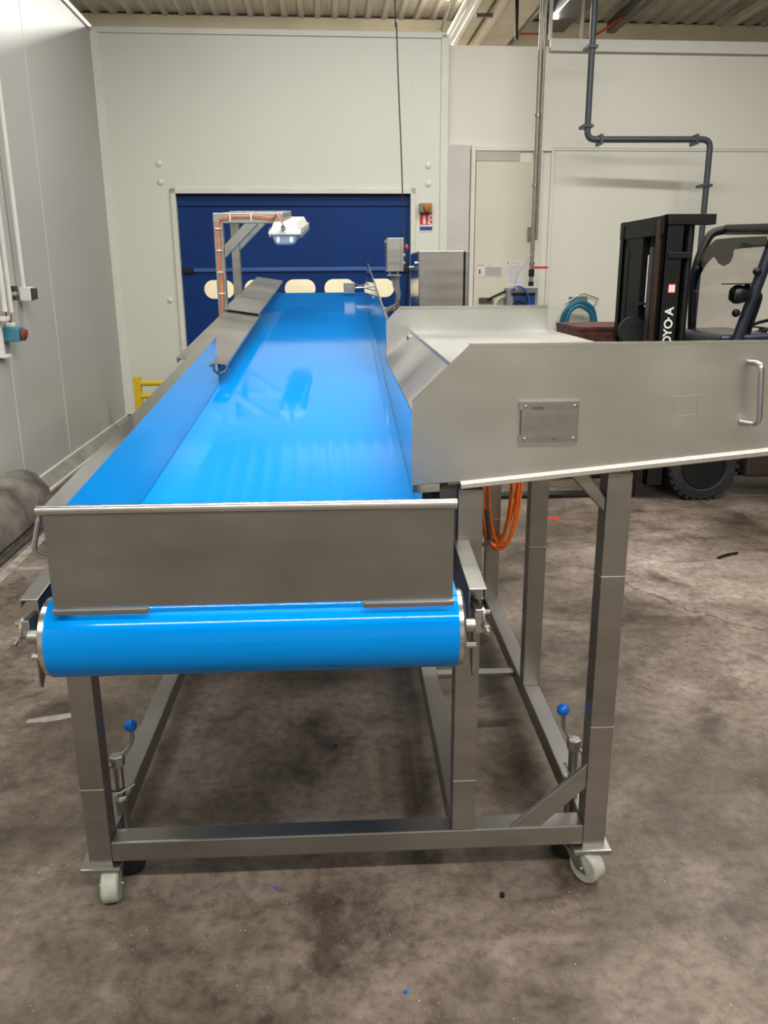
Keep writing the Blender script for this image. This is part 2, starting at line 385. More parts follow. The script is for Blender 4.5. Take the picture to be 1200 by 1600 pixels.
# sloped coving at the foot of left wall
b_ = MB(); b_.prism([pL(0, 0, 0), pL(0, .085, 0), pL(0, .095, .012), pL(0, .012, .10), pL(0, 0, .10)], LD*15); b_.cur = 1
b_.prism([pL(0, .085, 0), pL(0, .098, 0), pL(0, .098, .012), pL(0, .092, .016)], LD*15); b_.prism([pL(0, .003, .10), pL(0, .022, .10), pL(0, .018, .112), pL(0, .0, .112)], LD*15)
struct(b_.build('baseboard_left', ['coving', 'trim_paint']))
b_ = MB(); slabB(b_, .05, d0-.05, 0, .1, 0, .03); struct(b_.build('baseboard_back', 'trim_paint'))

# door in the back wall
door = empty('door_1', tuple(pB((d0+d1)/2, 0, -.05))); door['kind'] = 'structure'
b_ = MB()
for a0, a1, z0, z1 in ((d0-.055, d0, 0, dz+.055), (d1, d1+.055, 0, dz+.055), (d0-.055, d1+.055, dz, dz+.055)): slabB(b_, a0, a1, z0, z1, -.10, .03)
b_.build('door_frame', 'trim_paint', door, bevel=.005)
ov = []
for (xa, xb) in ((319, 366), (382, 428), (445, 493), (507, 555), (569, 616)):
    pa = onB(xa, 451, -.07); pb = onB(xb, 451, -.07); ov.append((sB(pa), sB(pb)))
oz0 = onB(470, 465.5, -.07).z; oz1 = onB(470, 436.5, -.07).z
b_ = MB(); PO = -.075
def quadB(s0_, s1_, z0_, z1_): slabB(b_, s0_, s1_, z0_, z1_, PO-.012, PO)
zb0, zb1 = oz0-.04, oz1+.04
quadB(d0, d1, .0, zb0); zbar = onB(460, 421, -.06).z
quadB(d0, d1, zb1, dz)
mids = [d0]+[(ov[i][1]+ov[i+1][0])/2 for i in range(4)]+[d1]
for i, (sa, sb) in enumerate(ov):
    c = (sa+sb)/2; cz = (oz0+oz1)/2; hr = (oz1-oz0)/2; hw = (sb-sa)/2-hr; NN = 48; ring = []; outr = []
    xl, xr = mids[i], mids[i+1]
    for k in range(NN):
        t = 2*pi*k/NN; ox = c+(hw if cos(t) >= 0 else -hw)+hr*cos(t); oz = cz+hr*sin(t); ring.append((ox, oz))
        dx, dzz = cos(t), sin(t)
        # project to cell rectangle
        tx = ((xr-c) if dx > 0 else (c-xl))/max(abs(dx), 1e-6); tz = (zb1-cz)/max(abs(dzz), 1e-6); tt = min(tx, tz)
        outr.append((c+dx*tt, cz+dzz*tt))
    # add corners
    for (cx_, cz_) in ((xl, zb0), (xr, zb0), (xr, zb1), (xl, zb1)):
        j = min(range(NN), key=lambda q: (outr[q][0]-cx_)**2+(outr[q][1]-cz_)**2); outr[j] = (cx_, cz_)
    vs = [pB(a, z, o) for o in (PO, PO-.012) for (a, z) in ring+outr]; fs = []
    for k in range(NN):
        k2 = (k+1) % NN; fs += [(k, k2, NN+k2, NN+k), (2*NN+k, 3*NN+k, 3*NN+k2, 2*NN+k2), (k, 2*NN+k, 2*NN+k2, k2)]
    b_.add(vs, fs)
b_.build('door_sheet', 'door_blue', door)
for i, (sa, sb) in enumerate(ov):
    c = (sa+sb)/2; cz = (oz0+oz1)/2; hr = (oz1-oz0)/2+.012; hw = (sb-sa)/2-hr+.012
    pts = [pB(c+(hw if cos(2*pi*k/40) >= 0 else -hw)+hr*cos(2*pi*k/40), cz+hr*sin(2*pi*k/40), PO-.014) for k in range(40)]
    MB().prism(pts, -BN*.004).build('vision_pane', 'pane', door)
b_ = MB(); slabB(b_, d0+.08, d1-.01, zbar-.022, zbar+.022, PO, PO+.03); b_.build('stiffener_bar', 'door_bar', door, bevel=.006)
b_ = MB(); slabB(b_, d0, d0+.13, zbar-.035, zbar+.02, PO, PO+.04); slabB(b_, d1-.12, d1, zbar-.035, zbar+.02, PO, PO+.04); b_.build('bar_end', 'black', door, bevel=.004)
b_ = MB(); slabB(b_, d0, d1, onB(460, 322, -.06).z, dz, PO, PO+.02); b_.build('top_flap', 'door_blue', door, bevel=.004)
# cream sliding door in right part
dr = empty('door_2', tuple(pB(sB(onB(785, 480, RO)), 0, RO+.03))); dr['kind'] = 'structure'
e0 = sB(onB(741, 350, RO)); e1 = sB(onB(829, 350, RO)); ez = onB(790, 253, RO).z; et = onB(790, 237, RO).z
b_ = MB(); slabB(b_, e0, e1, .02, ez, RO, RO+.045); b_.build('door_leaf', 'wall_cream', dr, bevel=.004)
b_ = MB(); slabB(b_, e0, sB(onB(811, 250, RO)), ez+.005, et, RO, RO+.03); b_.build('header_panel', 'wall_patch', dr, bevel=.003)
b_ = MB(); slabB(b_, e0-.06, e0-.01, 0, et+.06, RO, RO+.06); slabB(b_, e1+.0, e1+.10, 0, et+.02, RO, RO+.035); slabB(b_, e1+.2, e1+.235, 0, et+.03, RO, RO+.03)
slabB(b_, e0-.01, e1+.2, et+.005, et+.05, RO, RO+.03); b_.build('door_frame', 'trim_paint', dr, bevel=.003)

# roof: corrugated sheets, far wall of the next hall
RZ = 5.2
prof = []; x = -9.0; sp = .24
while x < 13:
    prof += [(x, 0), (x+.10, 0), (x+.13, -.045), (x+.19, -.045), (x+.22, 0)]; x += sp
b_ = MB(); n = len(prof); sk = 0.0248
vs = []
for yy in (-6.5, 15.5):
    for (px, pz) in prof: vs.append((px-sk*(yy-9.46), yy, RZ+pz))
b_.add(vs, [(i, i+1, n+i+1, n+i) for i in range(n-1)])
vs2 = [(px, py, pz+.08) for (px, py, pz) in vs]; b_.add(vs2, [(i, i+1, n+i+1, n+i) for i in range(n-1)])
struct(b_.build('ceiling', 'roof'))
fwd = Vector((1, .045, 0)).normalized(); fwn = Vector((fwd.y, -fwd.x, 0)); F0 = Vector((-3.4, 13.3, 0))
b_ = MB(); b_.prism([F0-fwd*4, F0+fwd*16, F0+fwd*16-fwn*.2, F0-fwd*4-fwn*.2], (0, 0, RZ-.03)); struct(b_.build('wall_far', 'far_wall'))

# overhead steel, ducts and pipes between the halls
def ptZ(x, y, z): return atZ(x, y, z)
def longbar(name, x, y, z, wd, ht, mat, label, cat, group=None, y1=13.2, y0=9.75):
    p = atZ(x, y, z); d = -LD; a = p+d*((y0-p.y)/d.y); c = p+d*((y1-p.y)/d.y)
    o = MB().bar(a, c, wd, ht).build(name, mat, bevel=.01); return tag(o, label, cat, group)
def longpipe(name, x, y, z, r, mat, label, cat, group=None, y1=13.2, y0=9.75):
    p = atZ(x, y, z); d = -LD; a = p+d*((y0-p.y)/d.y); c = p+d*((y1-p.y)/d.y)
    o = MB().tube([a, c], r, 14).build(name, mat, smooth=True); return tag(o, label, cat, group)
longbar('roof_beam', 775, 22, 4.75, .62, .34, 'duct', 'wide grey beige duct running back under the roof above the wall joint', 'duct')
longbar('roof_beam', 738, 28, 4.62, .20, .12, 'beam', 'cream coloured beam beside the white pipes under the roof', 'beam')
for i, (px, lab) in enumerate(((712, 'leftmost'), (721, 'second'), (731, 'third'))):
    longpipe('ceiling_pipe', px+2, 30, 4.55, .030, 'white_paint', lab+' of the three thin pale pipes under the roof left of the cream beam', 'pipe', 'pale pipes under the roof')
longpipe('ceiling_pipe', 765, 35, 4.50, .065, 'beam', 'thick cream pipe hanging under the grey beige duct', 'pipe')
longbar('roof_beam', 822, 25, 4.85, .10, .16, 'dark_steel', 'black beam under the roof right of the duct', 'beam')
longbar('roof_beam', 975, 25, 5.0, .12, .16, 'dark_steel', 'dark beam under the roof above the black wall pipe', 'beam')
longbar('roof_beam', 1165, 22, 5.0, .10, .10, 'duct', 'grey purlin under the roof at the right edge of the view', 'beam')
longbar('roof_beam', 885, 18, 5.0, .34, .14, 'dark_steel', 'dark beam under the roof just right of the steel conduits', 'beam')
a = atZ(1060, -30, 4.9); c = atY(905, 58, 12.6)
tag(MB().tube(smoothc([atY(1010, -10, 12.4), atY(985, 18, 12.5), atY(938, 50, 12.6), atY(905, 68, 12.6)]), .018, 8).build('sprinkler_pipe', 'red_pipe', smooth=True), 'thin red pipe crossing below the roof behind the black pipe', 'pipe')
tag(MB().tube([atY(790, 53, 12.9), atY(860, 53, 12.9)], .014, 8).build('sprinkler_pipe', 'red_pipe', smooth=True), 'short level red pipe seen above the wall left of the conduits', 'pipe')
# small clamp and black stub below the thick pipe
tag(MB().box(*[v for v in (atY(744, 20, 10.6).x, atY(770, 20, 10.6).x)], 10.58, 10.62, atY(750, 27, 10.6).z, atY(750, 21, 10.6).z).build('pipe_clamp', 'dark_steel', bevel=.003), 'dark flat clamp across the cream beam and thick cream pipe', 'clamp')
tag(MB().tube([atY(807, 62, 10.2), atY(807, 44, 10.2), atY(808, 0, 10.2)], .02, 8).build('pipe_hanger', 'black', smooth=True), 'black vertical stub above the wall beside the duct', 'hanger')
tag(MB().tube(smoothc([atY(645, -20, 9.9), atY(708, -20, 9.9)])[:1]+[atY(705, 0, 12.3), atY(687, 50, 10.2)], .02, 8).build('ceiling_rod', 'beam', smooth=True), 'pale slanting rod left of the pipes above the wall joint', 'rod')

# ------------------------------------------------------------------ back wall fittings
def wallcap(px, py, lab, r=.035, rad=True):
    p = onB(px, py); return MB().lathe(p, BN, [(r, -.005), (r, .006), (r*.7, .016), (r*.3, .02), (.001, .021)], 20).build('bolt_cap', 'white_plastic', wall_back, smooth=True, label=lab)
wallcap(248.5, 255, 'round white wall cap, upper one left above the blue door')
wallcap(251, 284.5, 'round white wall cap, just below another left above the blue door')
wallcap(266, 469, 'round white wall cap at mid height left of the blue door frame', .03)
wallcap(669, 258.5, 'round white wall cap, upper one right above the blue door')
wallcap(669.5, 287, 'round white wall cap, lower one right above the blue door, over the red sign')

# beacon above extinguisher sign
pz = onB(666, 325); be = empty('warning_beacon', tuple(pz), 'amber warning lamp on a small grey box above the red fire sign', 'lamp')
def rectB(mb, x0, y0, x1, y1, o0, o1):
    p = onB(x0, y1, o1); q = onB(x1, y0, o1); slabB(mb, sB(p), sB(q), p.z, q.z, o0, o1); return mb
rectB(MB(), 656, 317, 675.5, 332, .0, .08).build('housing', 'grey_box', be, bevel=.006)
MB().sphere(onB(667, 324, .10), .042, (1, .8, 1.1)).build('lens', 'amber', be, smooth=True)
sg = empty('fire_extinguisher_sign', tuple(onB(665, 350)), 'red fire extinguisher sign with a blue bar on the wall right of the blue door', 'sign')
rectB(MB(), 656, 332, 675.5, 362, .0, .006).build('sign_plate', 'sign_white', sg)
rectB(MB(), 656, 332, 675.5, 351, .006, .009).build('red_field', 'sign_red', sg)
rectB(MB(), 656, 354, 675.5, 360, .006, .009).build('blue_field', 'sign_blue', sg)
b_ = MB(); rectB(b_, 661, 338.5, 665, 350, .009, .011); rectB(b_, 662, 336.5, 664, 339, .009, .011)
for (xa, ya, xb, yb) in ((670.5, 335, 675, 338), (669, 337.5, 672, 340.5), (669, 341, 675, 344.5), (669, 344.5, 671.5, 347.5), (668, 348, 674, 350.5)):
    b_.bar(onB(xa, ya, .010), onB(xb, yb, .010), .012, .002, tuple(BN))
b_.build('pictogram', 'sign_white', sg)
b_ = MB(); rectB(b_, 656.5, 351.8, 668, 352.6, .009, .0105); b_.build('caption_line', 'sign_white', sg)

# papers on the cream door
pa = empty('paper_notice', tuple(onB(767, 424, RO+.05)), 'small landscape notice with a grey table taped to the cream door', 'notice')
def rectR(mb, x0, y0, x1, y1, o0, o1):
    p = onB(x0, y1, o1); q = onB(x1, y0, o1); slabB(mb, sB(p), sB(q), p.z, q.z, o0, o1); return mb
RP = RO+.046
rectR(MB(), 745, 412, 784.5, 432, RP, RP+.003).build('sheet', 'paper', pa)
b_ = MB(); rectR(b_, 759, 417, 784, 431, RP+.003, RP+.0045); b_.build('grey_table', 'ink_light', pa)
b_ = MB(); rectR(b_, 758.3, 417, 759.2, 431, RP+.003, RP+.005); b_.build('red_mark', 'sign_red', pa); b_ = MB(); rectR(b_, 748, 421, 751, 428, RP+.003, RP+.005); b_.build('red_mark', 'sign_red', pa)
b_ = MB(); rectR(b_, 746, 414, 757, 415, RP+.003, RP+.005); rectR(b_, 761, 414.5, 771, 415.3, RP+.003, RP+.005)
for k in range(5): rectR(b_, 760, 419+2.4*k, 783, 419.4+2.4*k, RP+.0045, RP+.005)
b_.build('printed_line', 'ink', pa)
pa = empty('paper_notice', tuple(onB(805, 430, RO+.05)), 'tall white printed notice with a red mark on top, taped beside the pipe', 'notice')
rectR(MB(), 792, 408, 819, 447, RP, RP+.003).build('sheet', 'paper', pa)
b_ = MB(); rectR(b_, 793.3, 409, 795, 412, RP+.003, RP+.005); b_.build('red_mark', 'sign_red', pa)
b_ = MB(); rectR(b_, 797, 410.5, 814, 411.3, RP+.003, RP+.005)
for k, (xa, xb) in enumerate(((794, 812), (794, 816), (794, 810), (794, 815), (794, 806), (794, 817), (794, 811), (794, 808), (794, 814))): rectR(b_, xa, 416+3.1*k, xb, 416.8+3.1*k, RP+.003, RP+.005)
b_.build('printed_line', 'ink_light', pa)

# conduits running down to the wall box
def vpipe(name, p0, z1, r, mat, label, cat, group=None):
    o = MB().tube([p0, (p0[0], p0[1], z1)], r, 12).build(name, mat, smooth=True); return tag(o, label, cat, group)
cpt = atY(833.5, 445, 9.45); cd_ = empty('steel_conduit', (cpt.x, cpt.y, cpt.z), 'steel conduit pair dropping from the roof to the grey wall unit', 'pipe')
b_ = MB(); pB1 = atY(836, 300, 9.45)
b_.tube([(pB1.x+.035, 9.45, 5.1), (pB1.x+.035, 9.45, atY(838, 375, 9.45).z)], .017, 12); b_.build('conduit', 'conduit', cd_, smooth=True)
b_ = MB(); b_.tube([(pB1.x-.01, 9.42, 5.1), (pB1.x-.01, 9.42, atY(833, 445, 9.42).z)], .022, 12); b_.build('conduit', 'conduit', cd_, smooth=True)
for yy in (180, 290, 412): q = atY(834, yy, 9.42); MB().cyl((pB1.x-.01, 9.42, q.z-.014), (pB1.x-.01, 9.42, q.z+.014), .030, 14).build('coupling', 'steel_tube', cd_, smooth=True)
q = atY(833, 418, 9.42); b_ = MB(); b_.box(q.x-.02, q.x+.16, 9.385, 9.40, q.z-.012, q.z+.012); b_.build('valve_lever', 'red_paint', cd_, bevel=.004)
b_ = MB(); b_.cyl((pB1.x-.01, 9.42, atY(833, 432, 9.42).z), (pB1.x-.01, 9.42, atY(833, 421, 9.42).z), .032, 12); b_.build('valve_body', 'black', cd_, smooth=True); b_ = MB(); b_.cyl((pB1.x-.01, 9.42, atY(833, 447, 9.42).z), (pB1.x-.01, 9.42, atY(833, 440, 9.42).z), .03, 12); b_.build('valve_body', 'black', cd_, smooth=True)
vpipe('steel_conduit', (atY(861, 30, 10.0).x, 10.0, atY(861, 62, 10.0).z), 5.1, .022, 'white_paint', 'pale vertical pipe end above the wall beside the steel conduits', 'pipe')
vpipe('steel_conduit', (atY(925, 30, 9.75).x-.06, 9.9, 3.95), 5.1, .022, 'duct', 'short grey vertical pipe above the wall left of the black pipe', 'pipe')
# junction box on conduit
rectR(MB(), 825, 354, 836, 375, RO, RO+.08).build('switch_box', 'steel_tube', bevel=.004)
tag(bpy.data.objects['switch_box'], 'small steel switch box on the wall beside the conduit', 'box')
# wall control unit
wu = empty('wall_control_unit', tuple(onB(815, 478, RO)), 'grey wall unit with a blue front panel below the conduit', 'control box')
pa_, pb_ = onB(790, 530, RO+.2), onB(841, 450, RO+.2)
b_ = MB(); slabB(b_, sB(pa_), sB(pb_), pa_.z, pb_.z, RO, RO+.2); b_.build('housing', 'grey_box', wu, bevel=.01)
b_ = MB(); rectR(b_, 800, 461, 836, 528, RO+.2, RO+.212); b_.build('front_panel', 'panel_blue', wu, bevel=.004)
b_ = MB(); rectR(b_, 800, 457, 837, 461, RO+.2, RO+.225); b_.build('hood', 'black', wu, bevel=.004)
b_ = MB(); b_.tube(smoothc([onB(802, 476, RO+.23), onB(808, 470, RO+.23), onB(818, 473, RO+.23), onB(822, 480, RO+.23)]), .008, 8); b_.build('front_handle', 'black', wu, smooth=True)
MB().tube(smoothc([atY(836, 388, 9.42), atY(820, 412, 9.4), atY(808, 430, 9.4), atY(806, 446, 9.4), atY(808, 454, 9.4)]), .007, 8).build('signal_cable', 'ink_light', wu, smooth=True)
MB().tube(smoothc([onB(799, 454, RO+.23), onB(808, 448, RO+.24), onB(818, 451, RO+.25), onB(826, 465, RO+.25), onB(829, 500, RO+.24)]), .011, 8).build('blue_hose', 'cable_blue', wu, smooth=True)
# hook rail with arm
hk = empty('hook_rail', tuple(onB(760, 470, RP)), 'short black hook rail with a long arm left of the grey wall unit', 'rack')
rectR(MB(), 749, 465, 770, 473, RP, RP+.04).build('rail_plate', 'dark_steel', hk, bevel=.004)
MB().tube([onB(762, 468, RP+.05), onB(790, 455, RP+.10)], .013, 10).build('arm', 'black', hk, smooth=True)
tag(MB().tube(smoothc([onB(790, 462, RP+.06), onB(780, 466, RP+.06), onB(774, 475, RP+.06), onB(773, 500, RP+.06)]), .022, 8).build('drain_hose', 'green_grey', smooth=True), 'pale yellow green hose hanging left of the grey wall unit', 'hose')

# black pipe
bp_ = [atY(930.5, -5, 9.3), atY(917, 218, 9.3), atY(1110, 221, 9.3), atY(1093, 388, 9.3)]
bp_[1].x = bp_[1].x; top = Vector((bp_[1].x, 9.3, 5.1)); bot = Vector((bp_[2].x, 9.3, 0.9))
pk = empty('drain_pipe', (bp_[1].x, 9.3, bp_[1].z), 'dark grey pipe dropping from the roof, turning right and down behind the forklift', 'pipe')
MB().tube(fillet([top, bp_[1], (bp_[2].x, 9.3, bp_[1].z), bot], .09), .032, 14).build('pipe', 'pipe_grey', pk, smooth=True)
for (xx, yy) in ((929, 73), (919, 197), (939, 219), (1098, 290), (1088, 220)):
    q = atY(xx, yy, 9.3); b_ = MB()
    if yy in (219, 220): b_.box(q.x-.015, q.x+.015, 9.26, 9.45, bp_[1].z-.05, bp_[1].z+.05)
    else:
        X_ = bp_[1].x if xx < 1000 else bp_[2].x; b_.box(X_-.055, X_+.055, 9.26, 9.45, q.z-.015, q.z+.015)
    b_.build('pipe_clip', 'pipe_grey', pk, bevel=.003)

# blue hose on wall bracket
hb = empty('hose_bracket', tuple(onB(905, 467, RO)), 'bent wire hose bracket on the wall left of the forklift mast', 'bracket')
b_ = MB(); b_.tube([onB(884, 474, RO+.03), onB(910, 457, RO+.03), onB(935, 467, RO+.03), onB(927, 480, RO+.05)], .007, 8); b_.build('wire', 'steel', hb, smooth=True)
rectR(MB(), 889, 463, 918, 472, RO, RO+.02).build('back_plate', 'steel', hb, bevel=.003)
tag(MB().tube(smoothc([onB(868, 560, RO+.12), onB(876, 510, RO+.12), onB(885, 485, RO+.14), onB(902, 472, RO+.15), onB(920, 477, RO+.14), onB(929, 495, RO+.12), onB(934, 560, RO+.1)]), .027, 12).build('water_hose', 'hose_blue', smooth=True), 'blue hose, outer loop hanging over the wall bracket', 'hose', 'blue hose loops on the bracket')
tag(MB().tube(smoothc([onB(886, 560, RO+.24), onB(885, 510, RO+.24), onB(890, 488, RO+.24), onB(903, 478, RO+.24), onB(918, 484, RO+.24), onB(925, 500, RO+.22), onB(926, 560, RO+.2)]), .024, 12).build('water_hose', 'hose_blue', smooth=True), 'blue hose, inner loop hanging over the wall bracket', 'hose', 'blue hose loops on the bracket')

# ------------------------------------------------------------------ left wall fittings
def sL(p): return (p-FL).dot(LD)
def lpipe(px, py, zt, lab, r=.018, off=.05):
    p = onL(px, py, off); o = MB().tube([p, (p.x, p.y, zt)], r, 12).build('conduit', 'white_paint', smooth=True)
    return tag(o, lab, 'conduit', 'white conduits on the left wall')
lpipe(36.5, 449, 5.1, 'white conduit dropping to the white socket box on the left wall')
lpipe(17.5, 488, 5.1, 'white conduit ending above the blue socket, nearest to it')
lpipe(8, 487, 5.1, 'white conduit just left of the one ending above the blue socket')
p = onL(40, 458, .05); sk_ = empty('socket_box', tuple(p), 'white socket box with a dark flap on the left wall', 'socket')
b_ = MB(); slabL(b_, sL(p)-.05, sL(p)+.05, p.z-.055, p.z+.045, .02, .10); b_.build('housing', 'white_plastic', sk_, bevel=.006)
b_ = MB(); slabL(b_, sL(p)-.04, sL(p)+.04, p.z-.045, p.z+.035, .10, .125); b_.build('flap', 'dark_steel', sk_, bevel=.004)
p = onL(22, 458, .03); bk = MB(); slabL(bk, sL(p)-.03, sL(p)+.03, p.z+.01, p.z+.05, 0, .05); slabL(bk, sL(p)-.03, sL(p)+.03, p.z-.05, p.z-.015, 0, .05)
tag(bk.build('conduit_bracket', 'dark_steel', bevel=.003), 'small steel bracket on the left wall beside the white socket box', 'bracket')
p = onL(22, 521, .06); so = empty('power_socket', tuple(p), 'blue industrial power socket with a red flap on the left wall', 'socket')
b_ = MB(); slabL(b_, sL(p)-.06, sL(p)+.06, p.z-.055, p.z+.045, .0, .11); b_.build('housing', 'teal', so, bevel=.01)
b_ = MB(); q = pL(sL(p), p.z-.005, .11); b_.lathe(q, LN+Vector((0, 0, -.25)), [(.034, 0), (.042, .01), (.042, .03), (.026, .038)], 20); b_.build('cover_flap', 'socket_red', so, smooth=True)
b_ = MB(); slabL(b_, sL(p)-.03, sL(p)+.03, p.z+.045, p.z+.075, .02, .07); b_.build('cable_gland', 'white_plastic', so, bevel=.006)
tag(MB().tube(smoothc([onL(8.5, 488, .05), onL(12, 497, .05), onL(17, 503, .05), onL(17, 492, .05)]), .006, 8).build('lead', 'socket_red', smooth=True), 'short dark red lead between two conduit ends on the left wall', 'cable')
p = onL(3, 520, .03); bk = MB(); slabL(bk, sL(p)-.02, sL(p)+.03, p.z-.15, p.z+.08, 0, .03); slabL(bk, sL(p)-.05, sL(p)+.05, p.z+.08, p.z+.11, 0, .08); slabL(bk, sL(p)-.05, sL(p)+.05, p.z-.17, p.z-.15, 0, .06)
tag(bk.build('wall_bracket', 'white_plastic', bevel=.004), 'white channel bracket on the left wall beside the blue socket', 'bracket')

# kerb block at the foot of left wall
kz = .25; s_end = sL(onL(75, 760, .3)); kb = MB()
P0 = atZ(74, 795, 0)
ks = sL(P0)
kb.prism([pL(ks, 0, .002), pL(ks, .27, .002), pL(ks, .30, .04), pL(ks, .30, .13), pL(ks, .27, .20), pL(ks, .17, .28), pL(ks, 0, .30)], LD*7)
ko = struct(kb.build('trim_8', 'conc_block', smooth=True, bevel=.03, seg=4))
ko['label'] = ('long stained concrete kerb block lying along the foot of the left wall')
b_ = MB(); b_.prism([pL(ks-.2, 0, .31), pL(ks-.2, .012, .315), pL(ks-.2, .02, .34), pL(ks-.2, .012, .365), pL(ks-.2, 0, .37)], LD*7.2)
tag(b_.build('floor_rail', 'dark_steel'), 'dark steel rail on the floor in front of the concrete kerb block', 'rail')
# worn pale paint lines on the floor
b_ = MB(); p = atZ(2, 895, .0); slabL(b_, sL(p)-2.2, sL(p)+1.2, .0, .0015, .40, .46)
tag(b_.build('floor_line', 'line_paint'), 'worn pale line on the floor running beside the steel rail', 'floor marking')
p1 = atZ(0, 893, 0); p2 = atZ(68, 889, 0)
tag(MB().prism([p1+Vector((-.3, 0, 0)), p2+Vector((.25, 0, 0)), p2+Vector((.25, .05, 0)), p1+Vector((-.3, .05, 0))], (0, 0, .0022)).build('floor_line', 'line_paint'), 'worn pale line crossing the floor left of the front guard panel', 'floor marking')
p1 = atZ(40, 1130, 0); p2 = atZ(118, 1121, 0)
tag(MB().prism([p1, p1*.5+p2*.5+Vector((0, -.012, 0)), p2, p2+Vector((0, .04, 0)), p1*.5+p2*.5+Vector((0, .035, 0)), p1+Vector((0, .025, 0))], (0, 0, .0015)).build('floor_line', 'line_paint'), 'short worn white line on the floor left of the front left leg', 'floor marking')

# yellow barrier by the door
yy = 8.6; ya = atY(214, 590, yy); br = empty('safety_barrier', (ya.x, yy, 0), 'yellow tubular safety barrier standing left of the blue door', 'barrier')
MB().box(ya.x-.035, ya.x+.035, yy-.035, yy+.035, 0, ya.z+.01).build('post', 'yellow', br, bevel=.006)
for py in (599, 619):
    q = atY(230, py, yy); MB().tube([(ya.x, yy, q.z), (ya.x+.62, yy, q.z)], .027, 16).build('rail', 'yellow', br, smooth=True)
MB().box(ya.x+.62, ya.x+.69, yy-.035, yy+.035, 0, ya.z+.01).build('post', 'yellow', br, bevel=.006)
MB().box(ya.x-.08, ya.x+.08, yy-.08, yy+.08, 0, .012).build('foot_plate', 'yellow', br)
MB().box(ya.x+.575, ya.x+.735, yy-.08, yy+.08, 0, .012).build('foot_plate', 'yellow', br)

# ================================================================== THE CONVEYOR
CX = -.195
cv = empty('belt_conveyor', (CX, 1.9, 0), 'long stainless steel inclined conveyor with a wide bright blue belt and side feed table', 'conveyor')
SL = .085
def B(Y): return .99+SL*(Y-1.58)
def exl(prof, y0, y1):          # profile (X, height above the belt line) swept along the incline
    b_ = MB(); b_.prism([(x, y0, B(y0)+z) for x, z in prof], (0, y1-y0, SL*(y1-y0))); return b_

# base frame
def tubebox(name, x0, x1, y0, y1, z0, z1, welds=(), mat='steel_tube'):
    b_ = MB(); b_.box(x0, x1, y0, y1, z0, z1); b_.cur = 1
    for wz in welds: b_.box(x0-.0012, x1+.0012, y0-.0012, y1+.0012, wz-.0016, wz+.0016)
    return b_.build(name, [mat, 'weld'], cv, bevel=.004)
LX = (-.70, -.64); MX = (.26, .32); RX = (.615, .675); Y0, Y1 = 1.87, 1.93; RY = 3.49
pz = lambda X: 1.125+.093*(X-.306)         # underside of the front plate
tubebox('leg', *LX, Y0, Y1, .105, B(1.9)-.034, (.335,))
tubebox('leg', *MX, Y0, Y1, .175, pz(.29)-.012, (.325,))
tubebox('leg', *RX, Y0, Y1, .105, pz(.645)-.012, (.47, .885))
tubebox('leg', *RX, 2.655, 2.715, .175, 1.355, (.70,))
tubebox('leg', *RX, RY, RY+.06, .105, 1.355, (.55,))
tubebox('leg', *LX, RY, RY+.06, .105, B(RY)-.034)
tubebox('leg', *MX, RY, RY+.06, .175, 1.355)
tubebox('front_rail', LX[1], RX[0], Y0, Y1, .115, .175)
tubebox('rear_rail', LX[1], RX[0], RY, RY+.06, .115, .175)
tubebox('side_rail', *LX, Y1, RY, .115, .175)
tubebox('side_rail', *MX, Y1, RY, .115, .175)
tubebox('side_rail', *RX, Y1, RY, .115, .175)
tubebox('cross_bar', MX[1], RX[0], 2.80, 2.84, .135, .155)
b_ = MB(); b_.prism([(.415, 1.872, .175), (.497, 1.872, .175), (.615, 1.872, .290), (.615, 1.872, .362)], (0, .014, 0)); b_.build('gusset_brace', 'steel_tube', cv, bevel=.003)
a = atY(885, 743, 1.9); c = atY(914, 740, 1.9); d = atY(953, 775, 1.9); e = atY(951, 797, 1.9)
b_ = MB(); b_.prism([(a.x, 1.875, a.z+.01), (c.x, 1.875, c.z+.01), (.615, 1.875, d.z), (.615, 1.875, e.z)], (0, .05, 0)); b_.build('gusset_brace', 'steel_tube', cv, bevel=.003)
b_ = MB(); b_.box(.3, RX[0], 2.66, 2.71, 1.30, 1.355); b_.build('table_bearer', 'steel_tube', cv, bevel=.003)
b_ = MB(); b_.box(.3, RX[0], RY, RY+.05, 1.30, 1.355); b_.build('table_bearer', 'steel_tube', cv, bevel=.003)
# far support trestle
for X_ in (LX[0], MX[0]): tubebox('leg', X_, X_+.06, 6.2, 6.26, .105, B(6.2)-.034)
tubebox('rear_rail', LX[1], MX[0], 6.2, 6.26, .30, .36)
# castors
def castor(x, y, ang, ox=0., parent=cv):
    R = Matrix.Rotation(ang, 4, 'Z'); T = Matrix.Translation((x+ox, y, 0))
    def tf(b_): b_.v = [tuple(T @ R @ Vector(v)) for v in b_.v]; return b_
    T0 = Matrix.Translation((x, y, 0)); b_ = MB(); b_.box(x-.052, x+.052, y-.046, y+.046, .094, .106)
    b_.box(x-.047, x+.047, y-.041, y+.041, .086, .094)
    c = b_.build('castor', 'steel', parent, bevel=.003)
    b_ = MB()
    for sx in (-1, 1): b_.prism([(sx*.024, -.02, .086), (sx*.024, .03, .086), (sx*.024, .018-.03, .035), (sx*.024, -.018-.03, .035)], (sx*.003, 0, 0))
    b_.box(-.027, .027, -.025, .032, .080, .086); b_.cyl((-.032, -.03, .046), (.032, -.03, .046), .006, 10)
    tf(b_).build('fork', 'steel', c, bevel=.001)
    b_ = MB(); b_.lathe((-.019, -.03, .046), (1, 0, 0), [(.012, -.004), (.03, -.003), (.041, -.003), (.046, .002), (.046, .036), (.041, .041), (.03, .041), (.012, .042)], 28)
    tf(b_).build('wheel', 'castor_wheel', c, smooth=True)
    return c
